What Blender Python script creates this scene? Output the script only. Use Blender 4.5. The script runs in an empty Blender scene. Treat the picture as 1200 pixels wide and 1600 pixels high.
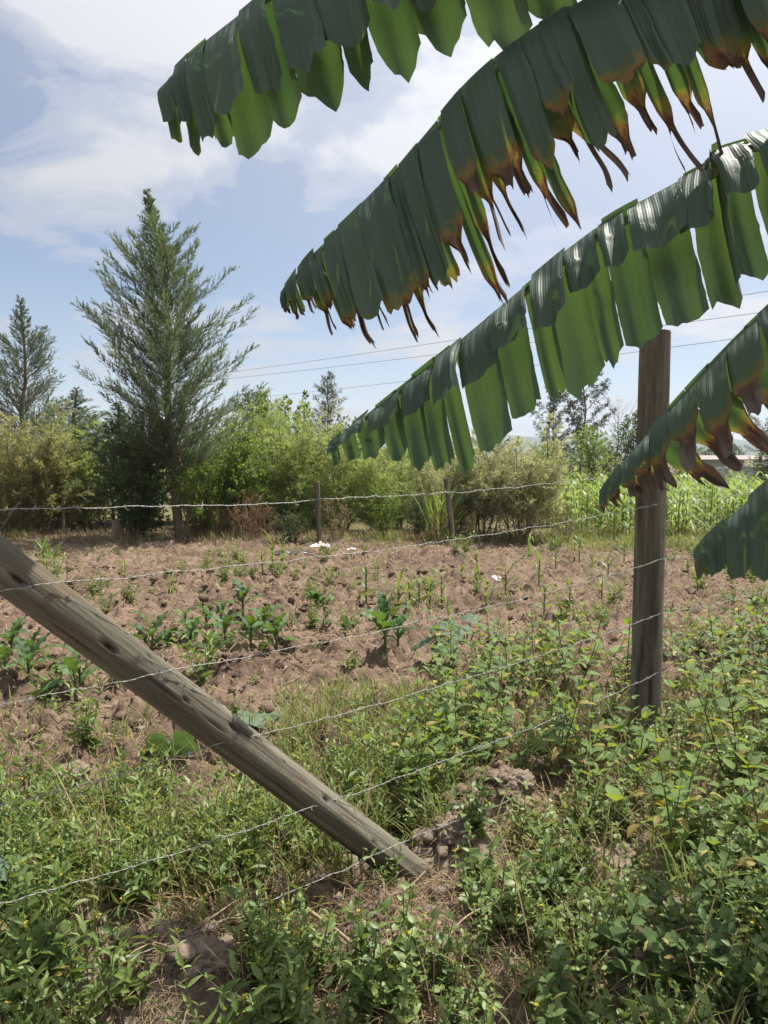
import bpy, math, random
import numpy as np
from mathutils import Vector, Matrix, Quaternion

R = math.radians
scene = bpy.context.scene
col = scene.collection

# ------------------------------------------------------------------ camera
CAMH, PITCH, F = 1.55, R(4.05), 1200.0
cam_d = bpy.data.cameras.new("camera"); cam = bpy.data.objects.new("camera", cam_d); col.objects.link(cam)
cam.location = (0, 0, CAMH); cam.rotation_euler = (R(90) - PITCH, 0, 0)
cam_d.sensor_fit = 'VERTICAL'; cam_d.sensor_height = 32.0; cam_d.sensor_width = 24.0; cam_d.lens = 24.0
cam_d.clip_start = 0.02; cam_d.clip_end = 9000
scene.camera = cam

# ------------------------------------------------------------------ light
SUN_EL, SUN_AZ = R(64), R(49)          # azimuth from the viewing direction (+Y) towards the right (+X)
SUN_STR, SKY_STR = 5.0, 0.076
to_sun = Vector((math.sin(SUN_AZ) * math.cos(SUN_EL), math.cos(SUN_AZ) * math.cos(SUN_EL), math.sin(SUN_EL)))
sd = bpy.data.lights.new("sun", 'SUN'); so = bpy.data.objects.new("sun", sd); col.objects.link(so)
sd.energy = SUN_STR; sd.angle = R(0.53); sd.color = (1.0, 0.95, 0.86)
so.rotation_euler = (-to_sun).to_track_quat('-Z', 'Y').to_euler(); so.location = (4, 4, 12)

world = bpy.data.worlds.new("World"); scene.world = world; world.use_nodes = True
nt = world.node_tree; nt.nodes.clear()
def N(tree, t, **kw):
    n = tree.nodes.new(t)
    for k, v in kw.items(): setattr(n, k, v)
    return n
def math_node(tree, op, a, b=None, c=None, clamp=False):
    n = tree.nodes.new('ShaderNodeMath'); n.operation = op; n.use_clamp = clamp
    for i, v in enumerate((a, b, c)):
        if v is None: continue
        if isinstance(v, (int, float)): n.inputs[i].default_value = v
        else: tree.links.new(v, n.inputs[i])
    return n.outputs[0]
def ramp(tree, fac, stops, interp='LINEAR'):
    n = tree.nodes.new('ShaderNodeValToRGB'); n.color_ramp.interpolation = interp
    e = n.color_ramp.elements
    while len(e) > 1: e.remove(e[-1])
    e[0].position = stops[0][0]; c = stops[0][1]; e[0].color = (*c, 1) if len(c) == 3 else c
    for p, c in stops[1:]:
        x = e.new(p); x.color = (*c, 1) if len(c) == 3 else c
    if fac is not None: tree.links.new(fac, n.inputs[0])
    return n.outputs[0]
def mixc(tree, fac, a, b, blend='MIX'):
    n = tree.nodes.new('ShaderNodeMix'); n.data_type = 'RGBA'; n.blend_type = blend
    for i, v in ((0, fac), (6, a), (7, b)):
        if isinstance(v, (int, float)): n.inputs[i].default_value = v
        elif isinstance(v, tuple): n.inputs[i].default_value = (*v, 1) if len(v) == 3 else v
        else: tree.links.new(v, n.inputs[i])
    return n.outputs[2]
def noise(tree, vec, scale, detail=4, rough=0.55, dist=0.0):
    n = tree.nodes.new('ShaderNodeTexNoise'); n.inputs['Scale'].default_value = scale
    n.inputs['Detail'].default_value = detail; n.inputs['Roughness'].default_value = rough
    n.inputs['Distortion'].default_value = dist
    if vec is not None: tree.links.new(vec, n.inputs['Vector'])
    return n.outputs['Fac']

sky = N(nt, 'ShaderNodeTexSky', sky_type='NISHITA', sun_disc=False, sun_elevation=SUN_EL, sun_rotation=SUN_AZ,
        altitude=1800.0, air_density=1.0, dust_density=1.0, ozone_density=1.0)
tc = N(nt, 'ShaderNodeTexCoord')
sep = N(nt, 'ShaderNodeSeparateXYZ'); nt.links.new(tc.outputs['Generated'], sep.inputs[0])
zz = math_node(nt, 'ADD', math_node(nt, 'MAXIMUM', sep.outputs[2], 0.0), 0.14)
cmb = N(nt, 'ShaderNodeCombineXYZ')
nt.links.new(math_node(nt, 'DIVIDE', sep.outputs[0], zz), cmb.inputs[0])
nt.links.new(math_node(nt, 'DIVIDE', sep.outputs[1], zz), cmb.inputs[1])
cmb.inputs[2].default_value = 3.7
n_big = noise(nt, cmb.outputs[0], 0.9, 3, 0.5)
n_fine = noise(nt, cmb.outputs[0], 1.9, 8, 0.60, 0.35)
cl = math_node(nt, 'ADD', math_node(nt, 'MULTIPLY', n_big, 0.45), math_node(nt, 'MULTIPLY', n_fine, 0.60))
cloud_fac = ramp(nt, cl, [(0.465, (0.03, 0.03, 0.03)), (0.54, (0.55, 0.55, 0.55)), (0.62, (0.97, 0.97, 0.97))], 'EASE')
# thin veil lit by the sun behind it: brighter towards the sun, as cloud really is
dot = N(nt, 'ShaderNodeVectorMath', operation='DOT_PRODUCT'); nt.links.new(tc.outputs['Generated'], dot.inputs[0])
dot.inputs[1].default_value = to_sun
fwd = math_node(nt, 'POWER', math_node(nt, 'MAXIMUM', dot.outputs['Value'], 0.0), 2.0)
bright = math_node(nt, 'MULTIPLY_ADD', fwd, 8.0, 4.3)
cloud_col = N(nt, 'ShaderNodeVectorMath', operation='SCALE'); cloud_col.inputs[0].default_value = (0.985, 0.99, 1.04)
nt.links.new(bright, cloud_col.inputs['Scale'])
bg = N(nt, 'ShaderNodeBackground'); bg.inputs['Strength'].default_value = SKY_STR
hz = math_node(nt, 'SUBTRACT', 1.0, math_node(nt, 'MULTIPLY', math_node(nt, 'MAXIMUM', sep.outputs[2], 0.0), 3.2), clamp=True)
veil = math_node(nt, 'MAXIMUM', cloud_fac, math_node(nt, 'MULTIPLY', hz, 0.42))
veil = math_node(nt, 'MAXIMUM', veil, math_node(nt, 'MULTIPLY', fwd, 1.2))
nt.links.new(mixc(nt, veil, sky.outputs[0], cloud_col.outputs[0]), bg.inputs['Color'])
wo = N(nt, 'ShaderNodeOutputWorld'); nt.links.new(bg.outputs[0], wo.inputs['Surface'])

vs = scene.view_settings
vs.view_transform = 'Standard'; vs.look = 'None'; vs.exposure = 0.72; vs.gamma = 1.0; vs.use_curve_mapping = False
scene.render.engine = 'CYCLES'
cy = scene.cycles
cy.max_bounces = 7; cy.diffuse_bounces = 3; cy.glossy_bounces = 2; cy.transmission_bounces = 4; cy.transparent_max_bounces = 6
cy.use_denoising = True; cy.caustics_reflective = False; cy.caustics_refractive = False
cy.sample_clamp_indirect = 6.0

# ------------------------------------------------------------------ helpers
def ray(px, py):
    c, s = math.cos(PITCH), math.sin(PITCH)
    a, b = (px - 600) / F, (800 - py) / F
    return Vector((a, c + b * s, -s + b * c))
def P(px, py, y):
    d = ray(px, py); t = y / d.y
    return Vector((d.x * t, y, CAMH + d.z * t))
def G(px, py):
    d = ray(px, py); t = -CAMH / d.z
    return Vector((d.x * t, d.y * t, 0.0))
def project(x, y, z):
    """arrays of world points -> photo pixels"""
    c, s = math.cos(PITCH), math.sin(PITCH)
    zz = z - CAMH; dep = y * c - zz * s; up = y * s + zz * c
    return 600 + F * x / dep, 800 - F * up / dep

def _hash(ix, iy, seed):
    n = (ix.astype(np.int64) * 374761393 + iy.astype(np.int64) * 668265263 + seed * 974634777) & 0x7fffffff
    n = ((n ^ (n >> 13)) * 1274126177) & 0x7fffffff
    return ((n ^ (n >> 16)) & 0xffff) / 65535.0
def vnoise(x, y, seed=0):
    ix, iy = np.floor(x), np.floor(y); fx, fy = x - ix, y - iy
    fx = fx * fx * (3 - 2 * fx); fy = fy * fy * (3 - 2 * fy)
    a, b = _hash(ix, iy, seed), _hash(ix + 1, iy, seed); c, d = _hash(ix, iy + 1, seed), _hash(ix + 1, iy + 1, seed)
    return (a * (1 - fx) + b * fx) * (1 - fy) + (c * (1 - fx) + d * fx) * fy
def fbm(x, y, seed=0, octv=4):
    v, a, t = 0, 0.5, 0
    for i in range(octv):
        v = v + a * vnoise(x * 2 ** i, y * 2 ** i, seed + i * 17); t += a; a *= 0.5
    return v / t
def worley(x, y, seed=0):
    ix, iy = np.floor(x), np.floor(y); best = np.full(x.shape, 9.0); hid = np.zeros(x.shape)
    for dx in (-1, 0, 1):
        for dy in (-1, 0, 1):
            cx, cy_ = ix + dx, iy + dy
            qx = cx + _hash(cx, cy_, seed); qy = cy_ + _hash(cx, cy_, seed + 5)
            d = np.hypot(x - qx, y - qy); m = d < best
            best = np.where(m, d, best); hid = np.where(m, _hash(cx, cy_, seed + 9), hid)
    return best, hid
def sstep(a, b, x):
    t = np.clip((x - a) / (b - a), 0, 1); return t * t * (3 - 2 * t)

MOUNDS = [(705, 1325, .17, .12), (560, 1430, .18, .05), (500, 1395, .14, .06), (650, 1470, .13, .03), (1080, 1470, .16, .13), (1010, 1540, .2, .08),
          (310, 1530, .2, .09), (240, 1490, .12, .08), (770, 1250, .25, .10), (215, 1110, .2, .10), (120, 1200, .22, .08), (190, 1180, .16, .1)]
MW = [(G(a, b).x, G(a, b).y, r, h) for a, b, r, h in MOUNDS]
def gz(x, y):
    x = np.asarray(x, float); y = np.asarray(y, float)
    till = sstep(3.0, 4.2, y - 0.25 * np.maximum(x, 0)) * (1 - sstep(14.0, 15.5, y)) * (1 - 0.6 * sstep(1.5, 4.5, x - .1 * y))
    z = 0.10 * (fbm(x * 0.5, y * 0.5, 3, 3) - 0.5) + 0.06 * (fbm(x * 2.1, y * 2.1, 4, 3) - 0.5)
    f1, h1 = worley(x * 4.2, y * 4.2, 21); f2, h2 = worley(x * 9.5 + 3, y * 9.5, 31)
    rough = fbm(x * 6, y * 6, 8, 4)
    z = z + till * (0.055 * (0.35 + h1) * sstep(0.75, 0.1, f1) * rough * 1.6 + 0.04 * h2 * sstep(0.7, 0.1, f2)) - till * 0.05
    z = z + till * 0.016 * np.sin((y + 0.25 * x + 0.5 * fbm(x * .8, y * .8, 2, 2)) * 2 * math.pi / 0.8)
    bil = np.abs(fbm(x * 7.5, y * 7.5, 51, 4) - .5) * 2; bil2 = np.abs(fbm(x * 19, y * 19, 61, 3) - .5) * 2
    z = z + till * (0.15 * (bil - .25) + 0.075 * (bil2 - .25))
    near = 1 - sstep(3.2, 4.6, y)
    z = z + near * (.07 * (bil - .25) + .05 * (bil2 - .25))
    z = z + near * (0.05 * h1 * sstep(0.7, 0.1, f1) + 0.03 * (rough - 0.5) + 0.02 * h2 * sstep(0.7, 0.1, f2))
    for mx, my, r, h in MW:
        d = np.hypot(x - mx, y - my) / r * (0.75 + 0.5 * vnoise(x * 9, y * 9, 77))
        z = z + h * sstep(1.15, 0.25, d)
    return z * (1 - sstep(18, 40, y) * 0.7)
def gzf(x, y): return float(gz(np.array([x]), np.array([y]))[0])

class MB:
    """collects vertices / faces with two point attributes and links them as one mesh"""
    def __init__(s): s.v, s.f, s.m, s.t, s.u, s.n = [], [], [], [], [], 0
    def add(s, V, Fc, tint=0.5, u=0.0, mat=0):
        V = np.asarray(V, float).reshape(-1, 3); Fc = np.asarray(Fc, np.int64)
        s.v.append(V); s.f.append(Fc + s.n); s.m.append(np.full(len(Fc), mat, np.int32))
        s.t.append(np.broadcast_to(np.asarray(tint, float), (len(V),))); s.u.append(np.broadcast_to(np.asarray(u, float), (len(V),)))
        s.n += len(V)
    def mesh(s, name, mats, smooth=True):
        me = bpy.data.meshes.new(name)
        V = np.concatenate(s.v); me.vertices.add(len(V)); me.vertices.foreach_set('co', V.astype(np.float32).ravel())
        tot = np.concatenate([np.full(len(f), f.shape[1], np.int32) for f in s.f]); idx = np.concatenate([f.ravel() for f in s.f])
        me.loops.add(len(idx)); me.loops.foreach_set('vertex_index', idx.astype(np.int32))
        me.polygons.add(len(tot)); st = np.zeros(len(tot), np.int32); st[1:] = np.cumsum(tot)[:-1]
        me.polygons.foreach_set('loop_start', st); me.polygons.foreach_set('loop_total', tot)
        me.polygons.foreach_set('material_index', np.concatenate(s.m)); me.polygons.foreach_set('use_smooth', np.full(len(tot), smooth))
        for nm, arr in (('tint', s.t), ('u', s.u)):
            a = me.attributes.new(nm, 'FLOAT', 'POINT'); a.data.foreach_set('value', np.concatenate(arr).astype(np.float32))
        for m in (mats if isinstance(mats, (list, tuple)) else [mats]): me.materials.append(m)
        me.update(calc_edges=True); me.validate()
        return me
def link(name, me, parent=None, loc=None, rot=None, scale=None):
    o = bpy.data.objects.new(name, me); col.objects.link(o)
    if parent is not None: o.parent = parent
    if loc is not None: o.location = loc
    if rot is not None: o.rotation_euler = rot
    if scale is not None: o.scale = scale if hasattr(scale, '__len__') else (scale,) * 3
    return o
def tag(o, label=None, cat=None, group=None, kind=None):
    if label: o['label'] = label
    if cat: o['category'] = cat
    if group: o['group'] = group
    if kind: o['kind'] = kind
    return o
def copy_tree(o, parent=None):
    c = o.copy(); col.objects.link(c); c.parent = parent
    for ch in list(o.children): copy_tree(ch, c)
    return c

def nrm(a): return a / np.maximum(np.linalg.norm(a, axis=-1, keepdims=True), 1e-9)
def tube(mb, pts, rad, sides=6, tint=0.5, mat=0, cap=True):
    pts = np.asarray(pts, float); n = len(pts); rad = np.broadcast_to(np.asarray(rad, float), (n,))
    T = nrm(np.gradient(pts, axis=0)); ref = np.array([0.0, 0, 1]) if abs(T[:, 2]).mean() < 0.8 else np.array([1.0, 0, 0])
    A = nrm(np.cross(T, ref)); B = np.cross(T, A)
    an = np.linspace(0, 2 * math.pi, sides, endpoint=False)
    V = pts[:, None] + rad[:, None, None] * (np.cos(an)[None, :, None] * A[:, None] + np.sin(an)[None, :, None] * B[:, None])
    i = np.arange(n - 1)[:, None] * sides; j = np.arange(sides)[None]; k = (j + 1) % sides
    Fc = np.stack([i + j, i + k, i + sides + k, i + sides + j], -1).reshape(-1, 4)
    mb.add(V.reshape(-1, 3), Fc, tint, np.repeat(np.linspace(0, 1, n), sides), mat)
    if cap and sides >= 3:
        mb.add(np.concatenate([V[-1], pts[-1:]]), [(a, (a + 1) % sides, sides) for a in range(sides)], tint, 1, mat)
        mb.add(np.concatenate([V[0], pts[:1]]), [((a + 1) % sides, a, sides) for a in range(sides)], tint, 0, mat)
def path(rng, p0, d, L, n=6, bend=0.0, wob=0.1):
    """points from p0 along d, bending upwards (bend>0) or drooping (bend<0)"""
    d = np.asarray(d, float); pts = [np.asarray(p0, float)]; st = L / (n - 1)
    for i in range(n - 1):
        d = d + np.array([0, 0, bend / (n - 1)]) + rng.normal(0, wob / (n - 1), 3); d = d / np.linalg.norm(d)
        pts.append(pts[-1] + d * st)
    return np.array(pts)
def along(pts, s):
    s = np.clip(np.asarray(s, float), 0, 1) * (len(pts) - 1); i = np.minimum(s.astype(int), len(pts) - 2); f = (s - i)[..., None]
    return pts[i] * (1 - f) + pts[i + 1] * f, nrm(pts[i + 1] - pts[i])

# leaf templates: (x across, y along, z out of plane), faces, u
DIAMOND = (np.array([[0, 0, 0], [.5, .45, 0], [0, 1, -.08], [-.5, .45, 0]]), [(0, 1, 2, 3)])
OVATE = (np.array([[0, 0, 0], [0, .4, .0], [0, .75, -.04], [0, 1, -.14], [.36, .16, .07], [.5, .42, .10], [.30, .76, .02], [-.36, .16, .07], [-.5, .42, .10], [-.30, .76, .02]]),
         [(0, 4, 5, 1), (1, 5, 6, 2), (2, 6, 3, 3), (0, 1, 8, 7), (1, 2, 9, 8), (2, 3, 3, 9)])
OVATE = (OVATE[0], [f for f in [(0, 4, 5, 1), (1, 5, 6, 2), (0, 1, 8, 7), (1, 2, 9, 8)]], [(2, 6, 3), (2, 3, 9)])
BLADE = (np.array([[.3, 0, 0], [-.3, 0, 0], [.5, .35, .0], [-.5, .35, .0], [.38, .7, -.10], [-.38, .7, -.10], [0, 1, -.30]]), [(0, 2, 3, 1), (2, 4, 5, 3)], [(4, 6, 5)])
def stamp(mb, tmpl, O, D, Nn, L, W, tint, mat=0):
    T = tmpl[0]; n = len(O); m = len(T)
    D = nrm(np.asarray(D, float)); Nn = np.asarray(Nn, float); Nn = nrm(Nn - (Nn * D).sum(-1, keepdims=True) * D); S = np.cross(D, Nn)
    L = np.broadcast_to(np.asarray(L, float), (n,)); W = np.broadcast_to(np.asarray(W, float), (n,))
    V = O[:, None] + T[None, :, 0, None] * (W[:, None, None] * S[:, None]) + T[None, :, 1, None] * (L[:, None, None] * D[:, None]) + T[None, :, 2, None] * (L[:, None, None] * Nn[:, None])
    tt = np.repeat(np.broadcast_to(np.asarray(tint, float), (n,)), m); uu = np.tile(T[:, 1], n)
    base = (np.arange(n) * m)[:, None, None]
    first = True
    for fl in tmpl[1:]:
        Fc = (np.array(fl)[None] + base).reshape(-1, len(fl[0]))
        if first: mb.add(V.reshape(-1, 3), Fc, tt, uu, mat); first = False; off = mb.n - n * m
        else:
            mb.f.append(Fc + off); mb.m.append(np.full(len(Fc), mat, np.int32))

# ------------------------------------------------------------------ materials
def new_mat(name):
    m = bpy.data.materials.new(name); m.use_nodes = True; t = m.node_tree; t.nodes.clear()
    return m, t, N(t, 'ShaderNodeOutputMaterial')
def leaf_mat(name, dark, light, trans, tfac=0.38, rough=0.5, spec=0.35, tip=None, obj_var=0.12, bump=0.0):
    m, t, out = new_mat(name)
    at = N(t, 'ShaderNodeAttribute', attribute_name='tint'); au = N(t, 'ShaderNodeAttribute', attribute_name='u')
    oi = N(t, 'ShaderNodeObjectInfo')
    f = math_node(t, 'ADD', at.outputs['Fac'], math_node(t, 'MULTIPLY', math_node(t, 'SUBTRACT', oi.outputs['Random'], 0.5), obj_var * 4), clamp=True)
    c = mixc(t, f, dark, light)
    if tip: c = mixc(t, math_node(t, 'MULTIPLY', math_node(t, 'POWER', au.outputs['Fac'], 3.0), 0.8), c, tip)
    tcol = mixc(t, f, tuple(x * 0.75 for x in trans), trans)
    p = N(t, 'ShaderNodeBsdfPrincipled'); t.links.new(c, p.inputs['Base Color']); p.inputs['Roughness'].default_value = rough
    p.inputs['Specular IOR Level'].default_value = spec
    tr = N(t, 'ShaderNodeBsdfTranslucent'); t.links.new(tcol, tr.inputs['Color'])
    if bump:
        g = N(t, 'ShaderNodeTexCoord'); b = N(t, 'ShaderNodeBump'); b.inputs['Strength'].default_value = bump; b.inputs['Distance'].default_value = 0.004
        t.links.new(noise(t, g.outputs['Object'], 90, 2), b.inputs['Height']); t.links.new(b.outputs[0], p.inputs['Normal'])
    mx = N(t, 'ShaderNodeMixShader'); mx.inputs[0].default_value = tfac
    t.links.new(p.outputs[0], mx.inputs[1]); t.links.new(tr.outputs[0], mx.inputs[2]); t.links.new(mx.outputs[0], out.inputs['Surface'])
    return m
def bark_mat(name, c1, c2, scale=20.0, rough=0.9, stretch=6.0, bump=0.6):
    m, t, out = new_mat(name)
    tc = N(t, 'ShaderNodeTexCoord'); mp = N(t, 'ShaderNodeMapping'); mp.inputs['Scale'].default_value = (1, 1, 1.0 / stretch)
    t.links.new(tc.outputs['Object'], mp.inputs['Vector'])
    n = noise(t, mp.outputs[0], scale, 6, 0.65)
    p = N(t, 'ShaderNodeBsdfPrincipled'); t.links.new(ramp(t, n, [(0.3, c1), (0.7, c2)]), p.inputs['Base Color']); p.inputs['Roughness'].default_value = rough
    p.inputs['Specular IOR Level'].default_value = 0.2
    b = N(t, 'ShaderNodeBump'); b.inputs['Strength'].default_value = bump; b.inputs['Distance'].default_value = 0.01
    t.links.new(n, b.inputs['Height']); t.links.new(b.outputs[0], p.inputs['Normal']); t.links.new(p.outputs[0], out.inputs['Surface'])
    return m
M = {}
M['cypress'] = leaf_mat('cypress_foliage', (0.070, 0.120, 0.068), (0.175, 0.240, 0.130), (0.20, 0.27, 0.10), 0.38, 0.6)
M['cypress_blue'] = leaf_mat('cypress_foliage_grey', (0.065, 0.105, 0.068), (0.165, 0.205, 0.125), (0.18, 0.22, 0.09), 0.36, 0.6)
M['feather'] = leaf_mat('feathery_foliage', (0.150, 0.225, 0.065), (0.38, 0.455, 0.16), (0.50, 0.60, 0.15), 0.50, 0.55, obj_var=.2)
M['pale'] = leaf_mat('pale_feathery_foliage', (0.22, 0.255, 0.105), (0.48, 0.49, 0.26), (0.56, 0.58, 0.25), 0.50, 0.6, obj_var=.2)
M['golden'] = leaf_mat('golden_feathery_foliage', (0.19, 0.22, 0.07), (0.46, 0.44, 0.19), (0.54, 0.53, 0.18), 0.48, 0.6)
M['bright'] = leaf_mat('bright_broad_foliage', (0.075, 0.140, 0.024), (0.190, 0.270, 0.055), (0.30, 0.40, 0.045), 0.44, 0.42)
M['darkleaf'] = leaf_mat('dark_broad_foliage', (0.032, 0.062, 0.020), (0.090, 0.140, 0.042), (0.13, 0.19, 0.03), 0.34, 0.42)
M['euca'] = leaf_mat('grey_green_foliage', (0.045, 0.060, 0.034), (0.115, 0.130, 0.075), (0.12, 0.14, 0.06), 0.3, 0.5)
M['maize'] = leaf_mat('maize_leaf', (0.075, 0.140, 0.026), (0.190, 0.265, 0.060), (0.28, 0.36, 0.05), 0.42, 0.42, 0.4, obj_var=.2)
M['maize_far'] = leaf_mat('maize_field_leaf', (0.105, 0.190, 0.035), (0.28, 0.37, 0.09), (0.38, 0.48, 0.08), 0.45, 0.45, 0.4, obj_var=.2)
M['kale'] = leaf_mat('kale_leaf', (0.035, 0.090, 0.028), (0.110, 0.185, 0.060), (0.16, 0.27, 0.03), 0.32, 0.5, 0.3, bump=1.0, obj_var=.2)
M['squash'] = leaf_mat('squash_leaf', (0.075, 0.130, 0.075), (0.130, 0.190, 0.110), (0.14, 0.24, 0.05), 0.28, 0.55, 0.3, bump=0.7)
M['weed'] = leaf_mat('broad_weed_leaf', (0.062, 0.135, 0.024), (0.215, 0.320, 0.070), (0.36, 0.46, 0.05), 0.36, 0.40, 0.65, bump=0.7, obj_var=.2)
M['weed_small'] = leaf_mat('small_weed_leaf', (0.065, 0.120, 0.030), (0.255, 0.325, 0.105), (0.32, 0.39, 0.10), 0.34, 0.46, 0.42, obj_var=.15)
M['herb'] = leaf_mat('herb_leaf', (0.085, 0.145, 0.032), (0.220, 0.280, 0.085), (0.32, 0.40, 0.07), 0.30, 0.48, 0.4, obj_var=.15)
M['vine'] = leaf_mat('vine_leaf', (0.060, 0.120, 0.032), (0.165, 0.245, 0.070), (0.22, 0.30, 0.06), 0.34, 0.42, 0.5, bump=0.6)
M['grass'] = leaf_mat('grass_blade', (0.095, 0.150, 0.030), (0.250, 0.285, 0.090), (0.32, 0.36, 0.08), 0.40, 0.5, 0.3, tip=(0.26, 0.22, 0.09))
M['straw'] = leaf_mat('dry_straw', (0.095, 0.062, 0.040), (0.36, 0.265, 0.16), (0.20, 0.15, 0.08), 0.15, 0.8, 0.15)
M['dry'] = leaf_mat('dry_weed', (0.120, 0.095, 0.045), (0.34, 0.26, 0.12), (0.32, 0.25, 0.09), 0.3, 0.7, 0.2)
M['rust'] = leaf_mat('rust_red_leaf', (0.110, 0.040, 0.020), (0.26, 0.12, 0.05), (0.30, 0.12, 0.04), 0.3, 0.6, 0.2)
M['yellow'] = leaf_mat('yellow_flower', (0.50, 0.36, 0.03), (0.65, 0.52, 0.05), (0.5, 0.4, 0.04), 0.3, 0.6, 0.2)
M['cream'] = leaf_mat('cream_flower', (0.40, 0.37, 0.24), (0.60, 0.56, 0.40), (0.5, 0.46, 0.3), 0.3, 0.7, 0.2)
M['yellowed'] = leaf_mat('yellowed_weed_leaf', (0.20, 0.15, 0.045), (0.38, 0.33, 0.09), (0.42, 0.34, 0.06), 0.36, 0.6, 0.3, obj_var=.3)
M['stemgreen'] = bark_mat('green_stem', (0.07, 0.09, 0.03), (0.15, 0.15, 0.06), 60, 0.6, 4, 0.2)
M['twig'] = bark_mat('twig', (0.06, 0.045, 0.03), (0.16, 0.12, 0.08), 40, 0.9, 6, 0.4)
M['bark'] = bark_mat('tree_bark', (0.10, 0.075, 0.055), (0.27, 0.21, 0.16), 14, 0.9, 5, 0.8)
M['palestem'] = bark_mat('pale_stem', (0.13, 0.11, 0.075), (0.30, 0.25, 0.18), 26, 0.85, 6, 0.5)
M['stick'] = bark_mat('dead_stick', (0.16, 0.115, 0.075), (0.40, 0.31, 0.21), 50, 0.85, 10, 0.5)

def soil_mat():
    m, t, out = new_mat('soil')
    tc = N(t, 'ShaderNodeTexCoord'); co = tc.outputs['Object']
    a = noise(t, co, 1.3, 5, 0.6); b = noise(t, co, 9.0, 6, 0.65); c = noise(t, co, 60.0, 6, 0.7)
    base = ramp(t, b, [(0.25, (0.060, 0.042, 0.031)), (0.5, (0.152, 0.107, 0.080)), (0.75, (0.270, 0.200, 0.152))])
    base = mixc(t, math_node(t, 'MULTIPLY', ramp(t, a, [(0.42, (0, 0, 0)), (0.62, (1, 1, 1))]), 0.5), base, (0.245, 0.185, 0.140))
    base = mixc(t, 0.55, base, ramp(t, c, [(0.3, (0.30, 0.26, 0.24)), (0.7, (0.72, 0.70, 0.68))]), 'OVERLAY')
    damp = noise(t, co, 0.7, 6, 0.65, 0.6)
    base = mixc(t, math_node(t, 'MULTIPLY', ramp(t, damp, [(0.50, (0, 0, 0)), (0.60, (1, 1, 1))]), 0.55), base, (0.085, 0.058, 0.042))
    sx = N(t, 'ShaderNodeSeparateXYZ'); t.links.new(co, sx.inputs[0])
    far = math_node(t, 'MULTIPLY', math_node(t, 'SUBTRACT', math_node(t, 'ADD', sx.outputs[1], math_node(t, 'MULTIPLY', a, 3.0)), 16.5), 0.5, clamp=True)
    base = mixc(t, math_node(t, 'MULTIPLY', far, 0.75), base, (0.13, 0.125, 0.055))
    near = math_node(t, 'MULTIPLY', math_node(t, 'SUBTRACT', 3.9, math_node(t, 'ADD', sx.outputs[1], math_node(t, 'MULTIPLY', a, 0.8))), 1.6, clamp=True)
    base = mixc(t, math_node(t, 'MULTIPLY', near, 0.45), base, (0.33, 0.275, 0.215))
    p = N(t, 'ShaderNodeBsdfPrincipled'); t.links.new(base, p.inputs['Base Color']); p.inputs['Roughness'].default_value = 0.95
    p.inputs['Specular IOR Level'].default_value = 0.12
    h = math_node(t, 'ADD', math_node(t, 'MULTIPLY', b, 1.0), math_node(t, 'MULTIPLY', c, 0.35))
    bp = N(t, 'ShaderNodeBump'); bp.inputs['Strength'].default_value = 0.9; bp.inputs['Distance'].default_value = 0.03
    t.links.new(h, bp.inputs['Height']); t.links.new(bp.outputs[0], p.inputs['Normal']); t.links.new(p.outputs[0], out.inputs['Surface'])
    return m
M['soil'] = soil_mat()

def post_mat(name, c0, c1, c2, stain):
    m, t, out = new_mat(name)
    tc = N(t, 'ShaderNodeTexCoord'); mp = N(t, 'ShaderNodeMapping'); mp.inputs['Scale'].default_value = (1, 1, 0.055)
    t.links.new(tc.outputs['Object'], mp.inputs['Vector'])
    g = noise(t, mp.outputs[0], 95, 8, 0.75, 0.3); w = noise(t, mp.outputs[0], 16, 5, 0.6); s = noise(t, tc.outputs['Object'], 5.0, 5, 0.6)
    c = ramp(t, w, [(0.28, c0), (0.5, c1), (0.75, c2)])
    c = mixc(t, math_node(t, 'MULTIPLY', ramp(t, s, [(0.5, (0, 0, 0)), (0.68, (1, 1, 1))]), 0.6), c, stain)
    c = mixc(t, 0.6, c, ramp(t, g, [(0.3, (0.22, 0.21, 0.20)), (0.7, (0.75, 0.74, 0.72))]), 'OVERLAY')
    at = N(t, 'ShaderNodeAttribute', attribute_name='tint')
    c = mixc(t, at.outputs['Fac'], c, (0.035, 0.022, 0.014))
    p = N(t, 'ShaderNodeBsdfPrincipled'); t.links.new(c, p.inputs['Base Color']); p.inputs['Roughness'].default_value = 0.85
    p.inputs['Specular IOR Level'].default_value = 0.2
    bp = N(t, 'ShaderNodeBump'); bp.inputs['Strength'].default_value = 0.9; bp.inputs['Distance'].default_value = 0.008
    t.links.new(math_node(t, 'ADD', g, w), bp.inputs['Height']); t.links.new(bp.outputs[0], p.inputs['Normal']); t.links.new(p.outputs[0], out.inputs['Surface'])
    return m
M['post_lean'] = post_mat('weathered_grey_timber', (0.060, 0.054, 0.040), (0.155, 0.143, 0.108), (0.290, 0.275, 0.215), (0.15, 0.105, 0.07))
M['post'] = post_mat('weathered_brown_timber', (0.070, 0.060, 0.047), (0.165, 0.145, 0.115), (0.30, 0.275, 0.225), (0.11, 0.105, 0.08))

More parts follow.
